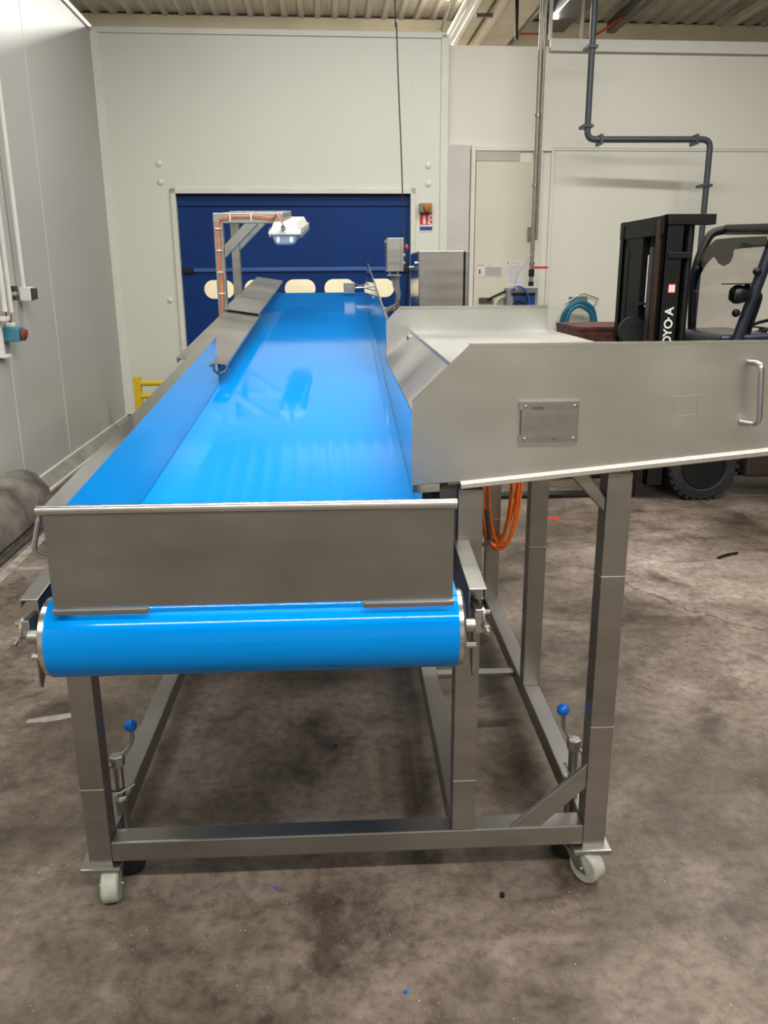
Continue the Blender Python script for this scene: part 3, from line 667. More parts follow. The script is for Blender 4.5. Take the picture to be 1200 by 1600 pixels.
castor(-.67, 1.90, radians(6), .018); castor(.640, 1.90, radians(36), -.024)
castor(-.67, RY+.03, radians(170)); castor(.645, RY+.03, radians(150))
castor(-.67, 6.23, radians(170)); castor(.29, 6.23, radians(150))

# levelling jacks
def jack(bx, by, rod, ball, wing, topz, rail_x, labeln):
    j = MB(); j.cyl((bx, by, .02), (bx, by, topz), .013, 16); j.cyl((bx, by, .115), (bx, by, topz-.12), .018, 16)
    j.box(min(bx, rail_x), max(bx, rail_x), by-.02, by+.02, .125, .165)
    jo = j.build('levelling_jack', 'steel_tube', cv, smooth=False, bevel=.001)
    b_ = MB(); b_.lathe((bx, by, 0), (0, 0, 1), [(.045, 0), (.047, .006), (.042, .016), (.02, .022)], 24); b_.build('foot_pad', 'rubber', jo, smooth=True)
    b_ = MB(); b_.cyl((bx, by, topz-.012), (bx, by, topz+.02), .021, 6); b_.build('head_nut', 'steel', jo, bevel=.003)
    b_ = MB(); b_.cyl((bx, by, topz-.118), (bx, by, topz-.10), .020, 6); b_.tube(fillet(wing, .01), .004, 8); b_.build('wing_nut', 'steel_bright', jo)
    b_ = MB(); b_.tube(fillet(rod, .03), .0055, 10); b_.build('crank_handle', 'steel', jo, smooth=True)
    b_ = MB(); b_.sphere(ball, .0175); b_.build('ball_knob', 'knob_blue', jo, smooth=True, label='bright blue ball knob')
JY = 2.0
lt = atY(181, 1190, JY); bx = lt.x+.004
jack(bx, JY, [atY(168, 1201, JY-.02), atY(190, 1179, JY+.01), atY(207, 1162, JY+.02), atY(206, 1140, JY+.02)], atY(204, 1134, JY+.02),
     [atY(171, 1234, JY-.02), atY(186, 1240, JY-.02), atY(210, 1225, JY)], lt.z, LX[1]-.0, 'left')
lt = atY(898, 1164, JY)
jack(lt.x-.002, JY, [atY(913, 1180, JY-.02), atY(898, 1161, JY), atY(880, 1138, JY+.02), atY(881, 1116, JY+.02)], atY(880, 1109, JY+.02),
     [atY(882, 1192, JY-.01), atY(890, 1212, JY-.01), atY(905, 1212, JY-.01)], lt.z, RX[0], 'right')

# side channels
pl = [(-.64, -.15), (-.64, -.028), (-.678, -.028), (-.678, -.046), (-.6745, -.046), (-.6745, -.0315), (-.6435, -.0315), (-.6435, -.15)]
exl(pl, 1.61, 7.05).build('side_channel', 'steel', cv, bevel=.0015)
pr = [(2*CX-x, z) for x, z in pl]
exl(pr, 1.61, 7.05).build('side_channel', 'steel', cv, bevel=.0015)
# belt, drums, slider bed
RR = .082; YF, YR = 1.55, 7.10; nrm = Vector((0, -SL, 1)).normalized()
cf = Vector((0, YF, B(YF)))-nrm*RR; cr_ = Vector((0, YR, B(YR)))-nrm*RR
ta = atan2(nrm.z, nrm.y)
def loop(r):
    pts = []
    for k in range(25): t = ta+pi*k/24; pts.append(Vector((0, cf.y+cos(t)*r, cf.z+sin(t)*r)))
    for k in range(25): t = ta+pi+pi*k/24; pts.append(Vector((0, cr_.y+cos(t)*r, cr_.z+sin(t)*r)))
    return pts
o_, i_ = loop(RR), loop(RR-.004); n = len(o_); bx0, bx1 = -.590, .214
b_ = MB(); vs = []
for X_ in (bx0, bx1):
    for L in (o_, i_): vs += [(X_, p.y, p.z) for p in L]
fs = []
for k in range(n):
    q = (k+1) % n
    fs += [(k, q, 2*n+q, 2*n+k), (n+k, 3*n+k, 3*n+q, n+q), (k, n+k, n+q, q), (2*n+k, 2*n+q, 3*n+q, 3*n+k)]
b_.add(vs, fs); b_.build('belt', 'belt', cv, smooth=True)
for c_ in (cf, cr_):
    d_ = MB(); d_.lathe((-.604, c_.y, c_.z), (1, 0, 0), [(.02, -.004), (.074, 0), (.079, .003), (.0785, .01), (.0775, .02), (.0775, .81), (.0785, .82), (.079, .827), (.074, .832), (.02, .836)], 48)
    dd = d_.build('drum', 'steel_bright', cv, smooth=True)
    MB().cyl((-.645, c_.y, c_.z), (.255, c_.y, c_.z), .014, 16).build('shaft', 'steel', dd, smooth=True)
exl([(-.585, -.05), (-.585, -.008), (.21, -.008), (.21, -.05)], 1.70, 6.95).build('slider_bed', 'steel_sheet', cv)
# hinge brackets and belt tensioners
for sx, Xw in ((-1, -.6435), (1, .2535)):
    yt, zt = 1.60, cf.z-.006
    t = MB(); X0 = Xw+sx*.004; t.box(min(X0, X0+sx*.016), max(X0, X0+sx*.016), yt-.03, yt+.03, zt-.018, zt+.034)
    t.cyl((X0+sx*.016, yt-.01, zt+.012), (X0+sx*.022, yt-.01, zt+.012), .022, 20)
    to = t.build('belt_tensioner', 'steel_bright', cv, bevel=.0015)
    b_ = MB(); b_.cyl((X0+sx*.024, yt-.062, zt-.006), (X0+sx*.020, yt+.14, zt+.010), .0055, 12); b_.build('threaded_rod', 'steel', to, smooth=True)
    MB().cyl((X0+sx*.0235, yt-.046, zt-.005), (X0+sx*.0233, yt-.034, zt-.004), .010, 6).build('rod_nut', 'steel_bright', to, bevel=.001)
    MB().cyl((Xw-sx*.016, yt-.02, zt-.048), (X0+sx*.006, yt-.02, zt-.048), .008, 6).build('clamp_bolt', 'steel_bright', to, bevel=.001)
    MB().cyl((X0+sx*.012, yt-.012, zt+.022), (X0+sx*.034, yt-.012, zt+.022), .006, 10).build('stud', 'steel_bright', to, bevel=.001)
    b_ = MB(); b_.prism([(X0, yt-.01, zt-.018), (X0, yt+.02, zt-.018), (X0, yt+.03, zt-.10), (X0, yt-.0, zt-.13), (X0, yt-.012, zt-.12)], (sx*.004, 0, 0)); b_.build('clamp_plate', 'steel', to, bevel=.0008)
b_ = MB(); b_.box(.2545, .292, 1.70, 1.704, B(1.7)-.12, B(1.7)-.033); b_.build('end_plate', 'steel', cv, bevel=.001)
b_ = MB(); b_.cyl((.273, 1.66, .90), (.273, 1.86, .915), .011, 14); b_.build('tension_bar', 'black', cv, smooth=True)

# front guard panel with rolled rim
FY = 1.492
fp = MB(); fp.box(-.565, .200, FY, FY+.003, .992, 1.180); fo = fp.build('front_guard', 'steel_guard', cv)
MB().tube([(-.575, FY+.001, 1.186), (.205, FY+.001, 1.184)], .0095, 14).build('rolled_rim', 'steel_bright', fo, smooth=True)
for xa, xb in ((-.567, -.385), (.025, .202)):
    b_ = MB(); b_.box(xa, xb, FY-.008, FY+.002, .979, .992)
    b_.build('bottom_lip', 'steel_tube', fo, bevel=.0035)
# left side guard, handle
gl = exl([(-.535, .003), (-.535, .198), (-.575, .198), (-.575, .183), (-.572, .183), (-.572, .195), (-.538, .195), (-.538, .003)], FY+.003, 3.53).build('side_guard', 'steel_mirror', cv)
b_ = MB(); b_.tube(fillet([(-.54, 1.56, 1.165), (-.592, 1.55, 1.160), (-.616, 1.56, 1.085), (-.54, 1.60, 1.040)], .014), .0055, 10); b_.build('handle', 'steel_bright', gl, smooth=True)
MB().tube([(-.533, 3.53, B(3.53)+.05), (-.515, 3.56, B(3.53)+.055), (-.505, 3.60, B(3.6)+.075)], .006, 8).build('guard_bracket', 'steel', cv, smooth=True)
# wing plates on the left
def wing(y0, y1, off, mat):
    o = exl([(-.503, off-.010), (-.500, off-.010), (-.500, off), (-.510, off+.004), (-.700, off+.034), (-.702, off+.022), (-.7045, off+.022), (-.7035, off+.037), (-.510, off+.007), (-.502, off+.004), (-.503, off)][:0] or
            [(-.500, off-.010), (-.500, off+.003), (-.704, off+.034), (-.704, off+.012), (-.701, off+.012), (-.701, off+.030), (-.503, off), (-.503, off-.010)], y0, y1)
    return o.build('deflector_plate', mat, cv)
wing(3.53, 5.12, .083, 'steel_sheet'); wing(5.02, 7.06, .100, 'steel_sheet')
for yy in (3.9, 4.7, 5.4, 6.7): MB().bar((-.66, yy, B(yy)-.03), (-.66, yy, B(yy)+.10), .03, .03, (0, 1, 0)).build('plate_bracket', 'steel', cv)
MB().prism([(-.78, 5.95, B(5.95)+.03), (-.66, 5.95, B(5.95)+.03), (-.66, 6.6, B(6.6)+.03), (-.76, 6.6, B(6.6)+.03)], (0, 0, .003)).build('motor_cover', 'steel', cv)
MB().box(-.76, -.68, 5.95, 6.3, B(6)-.12, B(6)+.04).build('gear_housing', 'steel', cv, bevel=.01)
# right side guard
GX = .172
rg = MB(); ys = [1.872, 3.67]; t_ = .003
rg.prism([(GX, 1.872, B(1.872)+.004), (GX, 3.67, B(3.67)+.004), (GX, 3.67, 1.255), (GX, 1.872, 1.255)], (t_, 0, 0))
za, zb = 1.41, 1.635
lo = [(GX, 3.67, B(3.67)+.004), (GX, 7.17, B(7.17)-.01), (GX+.028, 7.17, zb+.058), (GX+.012, 3.67, za)]
zb2 = 1.41+.079*3.5
lo[2] = (GX+.03, 7.17, zb2)
rg.prism(lo, (t_, 0, 0)); ro = rg.build('side_guard', 'steel_mirror', cv)
MB().tube([(GX+.014, 3.67, za), (GX+.032, 7.17, zb2)], .005, 8).build('guard_rim', 'steel', ro, smooth=True)
for yy in (4.2, 5.2, 6.2, 6.8): MB().box(.19, .30, yy-.015, yy+.015, B(yy)-.028, B(yy)-.01).build('guard_bracket', 'steel', ro)
for yy, zz in ((6.0, 1.52), (5.3, 1.46), (4.8, 1.41)): MB().cyl((.18, yy, zz), (.215, yy, zz), .010, 10).build('guard_bolt', 'steel_bright', ro, smooth=True)

# ---- feed table
tb = MB(); TY0, TY1 = 1.867, 3.65
A = atY(643, 628, 1.867); Dd = atY(735, 541, 1.867)
pts = [(.150, 1.126), (.257, 1.133), (1.22, pz(1.22)+.006), (1.22, Dd.z), (Dd.x, Dd.z), (.150, A.z)]
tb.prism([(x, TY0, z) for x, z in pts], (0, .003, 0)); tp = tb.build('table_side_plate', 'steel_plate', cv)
b_ = MB(); b_.box(Dd.x, 1.22, TY0-.001, TY0+.022, Dd.z-.001, Dd.z+.005); b_.bar((.150, TY0+.0015, A.z), (Dd.x, TY0+.0015, Dd.z+.002), .004, .004, (0, 1, 0)); b_.build('top_fold', 'steel_bright', tp)
xf = .262; b_ = MB(); b_.hexa([(xf, TY0-.016, pz(xf)-.003), (1.22, TY0-.016, pz(1.22)-.003), (1.22, TY0, pz(1.22)-.003), (xf, TY0, pz(xf)-.003),
      (xf, TY0-.014, pz(xf)+.010), (1.22, TY0-.014, pz(1.22)+.010), (1.22, TY0+.003, pz(1.22)+.013), (xf, TY0+.003, pz(xf)+.013)]); b_.build('bottom_fold', 'steel_bright', tp, bevel=.002)
b_ = MB(); b_.hexa([(.152, TY0-.002, 1.108), (.215, TY0-.002, 1.110), (.215, TY0+.02, 1.110), (.152, TY0+.02, 1.108), (.152, TY0-.001, 1.126), (.215, TY0-.001, 1.129), (.215, TY0+.006, 1.129), (.152, TY0+.006, 1.126)])
b_.build('lower_flange', 'steel_mirror', tp)
b_ = MB(); b_.box(.216, .222, TY0-.002, TY0+.06, pz(.2)-.09, pz(.2)); b_.box(.222, .259, TY0+.02, TY0+.026, pz(.2)-.14, pz(.24)); b_.build('mount_bracket', 'dark_steel', tp)
# handle on plate
h0 = atY(1170, 566, TY0); h1 = atY(1157, 660, TY0); hm0 = atY(1190, 568, TY0-.045); hm1 = atY(1186, 665, TY0-.045)
b_ = MB(); b_.tube(fillet([(h0.x, TY0, h0.z), hm0, hm1, (h1.x, TY0, h1.z)], .03, 7), .0065, 14); b_.build('handle', 'steel_bright', tp, smooth=True)
# name plate
n0 = atY(812, 691, TY0); n1 = atY(903, 627, TY0)
PX0, PX1, PZ0, PZ1 = n0.x, n1.x, n0.z, n1.z
b_ = MB(); b_.box(PX0, PX1, TY0-.010, TY0-.008, PZ0, PZ1); npl = b_.build('name_plate', 'steel', tp, label='engraved name plate with small text')
b_ = MB(); b_.box(PX0-.004, PX1+.002, TY0-.011, TY0-.0, PZ1, PZ1+.002); b_.box(PX1, PX1+.002, TY0-.011, TY0, PZ0, PZ1); b_.box(PX0-.004, PX0, TY0-.011, TY0, PZ0, PZ0+.017); b_.box(PX0-.004, PX0, TY0-.011, TY0, PZ1-.017, PZ1)
b_.box(PX0, PX1, TY0-.0105, TY0-.001, PZ0-.002, PZ0); b_.build('plate_holder', 'steel_bright', npl)
for xx in (PX0+.009, PX1-.009):
    for zz in (PZ0+.009, PZ1-.009): MB().sphere((xx, TY0-.0105, zz), .0042, (1, .5, 1), 14, 8).build('rivet', 'steel_bright', npl, smooth=True)
PWd = PX1-PX0; PHt = PZ1-PZ0
text('logo_lettering', 'nojec', .0125, (PX0+PWd*.19, TY0-.0101, PZ0+PHt*.83), (1, 0, .02), (0, 0, 1), 'ink_dark', npl, .0002)
b_ = MB()
def dash(u0, u1, v, h=.0011): b_.box(PX0+PWd*u0, PX0+PWd*u1, TY0-.0104, TY0-.0098, PZ0+PHt*v, PZ0+PHt*v+h)
for v, u1_ in ((.91, .80), (.875, .74), (.845, .86), (.815, .90)): dash(.62, u1_, v)
for k in range(7): dash(.08, .08+.11+.02*(k % 3), .71-.065*k, .0014)
for k in range(8): dash(.22, .80+.03*(k % 2), .69-.065*k, .0004)
for k, (u_, w_) in enumerate(((.36, .1), (.36, .07), (.38, .12), (.36, .05), (.37, .09))): dash(u_, u_+w_, .71-.07*k, .0016); dash(.58, .62+w_*1.6, .70-.07*k, .001)
b_.build('engraved_line', 'ink_plate', npl)
text('mark_lettering', 'CE', .0068, (PX0+PWd*.55, TY0-.0101, PZ0+PHt*.07), (1, 0, 0), (0, 0, 1), 'ink_dark', npl, .0002)
# faint stitched marks showing through the plate
def mark(x0, y0, x1, y1):
    p, q_ = atY(x0, y0, TY0), atY(x1, y1, TY0)
    return p, q_
for (a_, b2) in (((1053, 622), (1054, 650)), ((1054, 651), (1088, 648)), ((1089, 648), (1090, 622)), ((1046, 621), (1110, 616))):
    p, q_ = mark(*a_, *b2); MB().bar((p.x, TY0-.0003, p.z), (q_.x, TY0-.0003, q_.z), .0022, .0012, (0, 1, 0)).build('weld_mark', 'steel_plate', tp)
# table top, chute, back plate
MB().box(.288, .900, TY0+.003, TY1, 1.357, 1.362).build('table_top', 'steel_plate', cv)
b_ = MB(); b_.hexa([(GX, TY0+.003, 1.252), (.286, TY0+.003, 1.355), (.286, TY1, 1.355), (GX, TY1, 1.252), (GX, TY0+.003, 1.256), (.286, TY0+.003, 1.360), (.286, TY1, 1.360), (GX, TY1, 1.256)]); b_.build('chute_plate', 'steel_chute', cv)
MB().tube([(.287, TY0+.004, 1.3625), (.287, TY1, 1.3625)], .0045, 10).build('chute_edge', 'steel_bright', cv, smooth=True)
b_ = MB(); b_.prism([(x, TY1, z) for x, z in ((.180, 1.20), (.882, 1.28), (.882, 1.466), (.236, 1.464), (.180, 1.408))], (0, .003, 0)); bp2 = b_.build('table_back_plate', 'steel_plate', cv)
b_ = MB(); b_.box(.236, .882, TY1-.016, TY1+.004, 1.463, 1.468); b_.build('top_fold', 'steel_bright', bp2)
# under-table rods
b_ = MB(); b_.tube([atY(736, 862, 3.3), atY(768, 843, 3.35)], .008, 8); b_.tube([atY(760, 795, 3.3), atY(765, 843, 3.3)], .010, 8); b_.build('locking_lever', 'dark_steel', cv, smooth=True)

# ---- light gantry
PY1, PY2 = 5.05, 5.80
pA = atY(336, 400, PY1); X0 = atY(335.5, 390, PY1).x; X1 = X0+.054; zt = atY(341, 333, PY1).z
for i_p, py in enumerate((PY1, PY2)):
    b_ = MB(); b_.box(X0, X1, py, py+.05, B(py)-.14, zt if py == PY1 else zt+.062)
    pst = b_.build('gantry_post', 'steel', cv, bevel=.003)
XE = atY(440, 340, PY1).x; zt1 = zt; zt2 = zt+.062
for py in (PY1, PY2):
    zt = zt1 if py == PY1 else zt2
    MB().box(X0, XE+.01, py-.001, py+.05, zt-.055, zt+.001).build('gantry_arm', 'steel', cv, bevel=.003)
    b_ = MB(); zz = atY(350, 385, PY1).z+zt-zt1; x2 = atY(398, 343, PY1).x
    b_.prism([(X1, py+.004, zz-.065), (X1, py+.004, zz+.005), (x2-.06, py+.004, zt-.055), (x2+.02, py+.004, zt-.055)], (0, .042, 0)); b_.build('gantry_brace', 'steel', cv, bevel=.003)
zt = zt1
MB().bar((XE-.018, PY1+.04, zt1-.024), (XE-.018, PY2+.01, zt2-.028), .055, .055).build('gantry_tie', 'steel', cv, bevel=.003)
MB().bar((X0+.025, PY1+.04, zt1-.025), (X0+.025, PY2+.01, zt2-.027), .05, .05).build('gantry_tie', 'steel', cv, bevel=.003)
for py in (PY1, PY2): MB().box(X1-.06, -.64, py-.002, py+.052, B(py)-.13, B(py)-.07).build('post_bracket', 'steel', cv)
# fitting
L0, L1 = 4.98, 6.22; lf0 = len(bpy.data.objects)
q = lambda x, y: atY(x, y, L0)
xa, xb = q(424, 365).x, q(465, 365).x; zc = q(440, 366).z; ztp = q(440, 347).z; zbt = q(440, 383).z; xw0, xw1 = q(419.5, 363).x, q(470, 363).x
xt0, xt1 = q(427, 350).x, q(461, 350).x
b_ = MB(); b_.hexa([(xw0+.008, L0, zc+.016), (xw1-.008, L0, zc+.016), (xw1-.008, L1, zc+.016), (xw0+.008, L1, zc+.016), (xt0, L0+.03, ztp), (xt1, L0+.03, ztp), (xt1, L1-.03, ztp), (xt0, L1-.03, ztp)])
b_.box(xw0, xw1, L0-.012, L1+.012, zc-.004, zc+.018); lf = b_.build('light_fitting', 'white_plastic', cv, bevel=.006, label='white weatherproof strip light fitting')
b_ = MB(); b_.hexa([(xa+.02, L0+.02, zbt), (xb-.02, L0+.02, zbt), (xb-.02, L1-.02, zbt), (xa+.02, L1-.02, zbt), (xa, L0, zc-.004), (xb, L0, zc-.004), (xb, L1, zc-.004), (xa, L1, zc-.004)]); b_.build('diffuser', 'diffuser', lf, bevel=.015, seg=3)
for xx in ((xa*.75+xb*.25), (xa*.25+xb*.75)):
    b_ = MB(); b_.lathe((xx, L0-.004, zc-.03), (0, 1, 0), [(.010, 0), (.012, .004), (.012, .01)], 14); b_.v = [(v[0], v[1], zc-.03+(v[2]-zc+.03)*1.6) for v in b_.v]; b_.build('tube_end', 'white_plastic', lf, smooth=True)
for k in range(5):
    yy = L0+.12+k*.25
    for xs in (xw0-.006, xw1-.006): MB().box(xs, xs+.012, yy-.02, yy+.02, zc-.022, zc+.03).build('clip', 'steel_bright', lf, bevel=.002)
gp = q(443, 356)
for ob in [lf]+list(lf.children):       # the fitting hangs parallel to the belt
    for v in ob.data.vertices: v.co.z += .088*(v.co.y+cv.location.y-L0)
b_ = MB(); b_.cyl((gp.x, L0-.045, gp.z), (gp.x, L0+.02, gp.z), .013, 12); b_.build('cable_gland', 'grey_box', lf, smooth=True)
b_ = MB(); b_.box(XE-.04, XE+.0, PY1+.2, PY1+.3, ztp-.002, zt-.02); b_.build('hanger', 'steel', lf)
# orange cables on the gantry
for k in range(3):
    off = (k-1)*.0060; yy = PY1-.010-.002*k; b_ = MB()
    pts = [(X0+.027+off+.01*sin(3+k), yy, B(5)+.03), (X0+.03+off, yy, 1.55), (X0+.024+off+.004*sin(k*2), yy, 1.65), (X0+.027+off, yy, 1.8), (X0+.03+off, yy, zt-.05+off), (X0+.08, yy, zt-.026+off), (X0+.16, yy, zt-.022+off*.6), (XE-.12, yy, zt-.022+off), (XE-.05, yy-.01, zt-.035+off),
           (gp.x-.03, L0-.06, gp.z+.06+off), (gp.x, L0-.07, gp.z+.02), (gp.x, L0-.04, gp.z)]
    b_.tube(smoothc(pts, 7), .0034, 8); b_.build('gantry_cable', 'copper', cv, smooth=True, label='thin pale orange cable')
for zz in (1.50, 1.62, 1.74, 1.86): MB().box(X0+.012, X0+.044, PY1-.020, PY1+.002, zz-.003, zz+.003).build('cable_tie', 'white_plastic', cv)
for xx in (X0+.10, X0+.22): MB().box(xx-.003, xx+.003, PY1-.020, PY1+.002, zt-.045, zt).build('cable_tie', 'white_plastic', cv)

# ---- control box on its bracket
CY = 5.45; k0 = atY(604.5, 424.5, CY); k1 = atY(631, 371.5, CY)
cb = MB(); cb.box(k0.x, k1.x, CY, CY+.22, k0.z, k1.z); co = cb.build('control_box', 'steel', cv, bevel=.003, label='small stainless control box with push buttons')
b_ = MB(); b_.box(k1.x-.022, k1.x-.0195, CY-.001, CY+.221, k0.z, k1.z); b_.build('lid_joint', 'dark_steel', co)
b_ = MB(); zz = atY(636, 386, CY).z; b_.lathe((k1.x, CY+.11, zz), (1, 0, 0), [(.012, 0), (.012, .012), (.02, .014), (.022, .022), (.018, .032), (.005, .036)], 20); b_.build('stop_button', 'red_paint', co, smooth=True, label='red mushroom stop button')
for yy_ in (398, 411): MB().lathe((k1.x, CY+.11, atY(636, yy_, CY).z), (1, 0, 0), [(.012, 0), (.012, .01), (.010, .014), (.002, .015)], 16).build('push_button', 'white_plastic', co, smooth=True)
MB().box(k0.x-.012, k0.x, CY+.03, CY+.06, atY(603, 377, CY).z-.006, atY(603, 377, CY).z+.006).build('hinge', 'steel_bright', co)
b_ = MB(); p0 = atY(606, 430, CY); p1 = atY(627, 430, CY); b_.box(p0.x, p1.x, CY+.03, CY+.19, p0.z-.004, p0.z+.004)
b_.cyl((p0.x+.02, CY+.1, p0.z), (p0.x+.02, CY+.1, k0.z), .007, 10); b_.cyl((p1.x-.015, CY+.1, p0.z), (p1.x-.015, CY+.1, k0.z), .007, 10); b_.build('mounting_plate', 'steel_bright', co)
px0 = atY(617.5, 450, CY+.08).x; b_ = MB(); b_.box(px0, px0+.03, CY+.08, CY+.11, atY(617, 478, CY).z-.04, p0.z); b_.box(.25, px0+.03, CY+.08, CY+.11, atY(617, 482, CY).z-.02, atY(617, 476, CY).z-.02); b_.box(.25, .28, CY+.08, CY+.11, B(CY)-.1, atY(617, 482, CY).z); b_.build('box_bracket', 'steel', cv, bevel=.003)
for k in range(3):
    MB().tube(smoothc([atY(612+3*k, 432, CY+.06), atY(615+4*k, 448, CY+.04), atY(621+2*k, 462, CY+.03), atY(618+k, 475, CY+.04), atY(604+2*k, 482+k, CY+.05), atY(597, 492+3*k, CY+.05), (.27, CY+.06, B(CY)-.06)]), .005, 8).build('control_cable', 'grey_box', cv, smooth=True)
# sensor over belt end
sz = atY(546, 448, 6.9); b_ = MB(); b_.box(atY(537, 450, 6.9).x, atY(555, 450, 6.9).x, 6.86, 6.93, atY(545, 456, 6.9).z, atY(545, 441, 6.9).z); se = b_.build('sensor_box', 'steel', cv, bevel=.006)
b_ = MB(); b_.tube([atY(555, 450, 6.9), atY(573, 449, 6.9)], .010, 10); b_.build('sensor_arm', 'steel_bright', se, smooth=True)
MB().tube(smoothc([atY(553, 443, 6.9), atY(562, 446, 6.88), atY(572, 443, 6.9)]), .004, 8).build('sensor_lead', 'grey_box', se, smooth=True)
MB().lathe((.20, 6.95, 1.53), (-1, 0, 0), [(.05, 0), (.05, .012), (.03, .02)], 20).build('pivot_disc', 'steel_bright', cv, smooth=True)

# ================================================================== CABLES, CABINET
cc = MB(); ctr = atY(781, 800, 3.42); 
for k in range(8):
    ph = random.uniform(-.3, .3); rx = .088+random.uniform(-.028, .02); rz = .33+random.uniform(-.03, .03); cx = ctr.x+random.uniform(-.02, .02); cz = .79+random.uniform(-.02, .02); yy = 3.40+k*.010
    cc.tube([(cx+rx*cos(t), yy+.01*sin(2*t+ph), cz+rz*sin(t)*(1 if sin(t) > 0 else 1.0)) for t in [2*pi*j/40 for j in range(40)]], .0065, 8, closed=True)
tag(cc.build('cable_coil', 'orange', smooth=True), 'coil of orange cable hanging below the feed table by the rear leg', 'cable')

cby = 5.15; q0 = atY(655, 392, cby); q1 = atY(733, 392, cby); cab = empty('steel_cabinet', ((q0.x+q1.x)/2, cby+.3, 0), 'tall stainless steel cabinet standing behind the feed table', 'cabinet')
b_ = MB(); b_.box(q0.x, atY(725, 400, cby).x, cby, cby+.62, .02, q0.z); b_.build('body', 'steel_tube', cab, bevel=.004)
b_ = MB(); b_.box(atY(728, 400, cby).x, q1.x, cby+.01, cby+.62, .02, q0.z-.003); b_.build('door', 'steel_tube', cab, bevel=.003)
b_ = MB(); b_.box(atY(725, 400, cby).x, atY(728, 400, cby).x, cby+.03, cby+.6, .03, q0.z-.01); b_.build('door_gasket', 'black', cab)
b_ = MB(); b_.box(q0.x-.003, q0.x-.001, cby+.004, cby+.616, .03, q0.z-.01); b_.build('side_panel', 'steel_mirror', cab)
for dy, dz in ((.08, .07), (.55, .09)): MB().cyl((q0.x-.02, cby+dy, q0.z-dz), (q0.x-.002, cby+dy, q0.z-dz), .010, 10).build('bolt', 'steel_bright', cab, smooth=True)
for dx in (q0.x+.03, q1.x-.03):
    for dy in (.04, .58): MB().cyl((dx, cby+dy, 0), (dx, cby+dy, .02), .02, 12).build('foot', 'black', cab)

# hanging supply cable
hc = [atY(617, -12, CY+.15), atY(619.5, 40, CY+.15), atY(622.5, 130, CY+.15), atY(627, 240, CY+.15), atY(630, 330, CY+.13), atY(634, 400, CY+.0), atY(636, 440, CY-.02), atY(634.5, 465, CY), atY(631, 480, CY+.03), (.29, CY+.06, 1.30)]
hc = [Vector((hc[0].x, CY+.15, RZ-.06))]+hc[1:] if False else [Vector((hc[0].x-.01, CY+.15, RZ-.08))]+hc
tag(MB().tube(smoothc(hc), .0038, 8).build('supply_cable', 'black', smooth=True), 'thin dark cable hanging from the roof down past the control box', 'cable')

# ================================================================== RED SKIP
sk0 = atZ(903, 752, 0); YS = 6.85
sx0 = atY(903, 505, YS).x
sk_t = atY(930, 505, YS+.5).z
sp_ = empty('steel_skip', (sx0+.5, YS+.3, 0), 'dark red steel skip standing behind the feed table left of the forklift mast', 'skip')
b_ = MB(); zt_ = sk_t; hz = atY(910, 535, YS).z
b_.prism([(sx0, YS, zt_-.004), (sx0+.62, YS, zt_-.004), (sx0+.62, YS, .12), (sx0+.16, YS, .12), (sx0+.10, YS, zt_-.28), (sx0+.0, YS, zt_-.16)], (0, .7, 0))
b_.build('body', 'skip_red', sp_, bevel=.006)
b_ = MB(); b_.box(sx0-.002, sx0+.62, YS-.012, YS+.71, zt_-.03, zt_); b_.build('top_rim', 'skip_red', sp_, bevel=.004)
b_ = MB(); b_.box(sx0+.2, sx0+.35, YS+.02, YS+.68, 0, .12); b_.box(sx0+.45, sx0+.58, YS+.02, YS+.68, 0, .12); b_.build('fork_pocket', 'black', sp_)

# ================================================================== FORKLIFT
fk = empty('forklift', (3.3, 6.2, 0), 'black forklift truck with a raised-front mast parked on the right behind the feed table', 'forklift')
fk['label'] = 'black forklift truck with tall mast and overhead guard parked behind the feed table'
NY, FYk = 5.70, 6.62
mzn = atY(1030, 337, NY).z; mzf = atY(985, 346, FYk).z; mz = (mzn+mzf)/2
mx = atY(1034, 430, NY).x
tilt = .0
def chan(y0, y1, x0, x1, z0, z1, name, mat): MB().box(x0, x1, y0, y1, z0, z1).build(name, mat, fk, bevel=.004)
# uprights (outer channels) : near and far
for yA, sgn in ((NY, 1), (FYk, -1)):
    b_ = MB(); b_.box(mx, mx+.14, yA, yA+sgn*.02, .12, mz) if sgn > 0 else b_.box(mx, mx+.14, yA-.02, yA, .12, mz)
    ya_, yb_ = sorted((yA, yA+sgn*.075)); b_.box(mx, mx+.018, ya_, yb_, .12, mz); b_.box(mx+.122, mx+.14, ya_, yb_, .12, mz); b_.build('mast_rail', 'mast', fk, bevel=.003)
    ya_, yb_ = sorted((yA+sgn*.05, yA+sgn*.13)); b_ = MB(); b_.box(mx-.02, mx+.0, ya_, yb_, .12, mz-.03); b_.box(mx-.02, mx+.10, yb_-.015 if sgn > 0 else ya_, yb_ if sgn > 0 else ya_+.015, .12, mz-.03)
    b_.build('inner_mast_rail', 'rust' if sgn > 0 else 'mast', fk, bevel=.003)
    ya_, yb_ = sorted((yA+sgn*.16, yA+sgn*.24)); b_ = MB(); b_.box(mx-.01, mx+.03, ya_, yb_, .12, mz-.20); b_.build('lift_chain', 'dark_steel' if sgn > 0 else 'mast', fk)
    b_ = MB(); b_.cyl((mx+.10, yA+sgn*.19, .12), (mx+.10, yA+sgn*.19, mz-.12), .035, 16); b_.build('lift_cylinder', 'mast', fk, smooth=True)
b_ = MB(); b_.box(mx-.015, mx+.12, NY+.02, FYk-.02, mz-.13, mz-.005); b_.build('mast_crosshead', 'mast', fk, bevel=.005)
b_ = MB(); b_.box(mx-.005, mx+.04, 6.10, FYk-.02, .5, mz-.10); b_.build('mast_shield', 'mast', fk, bevel=.004)
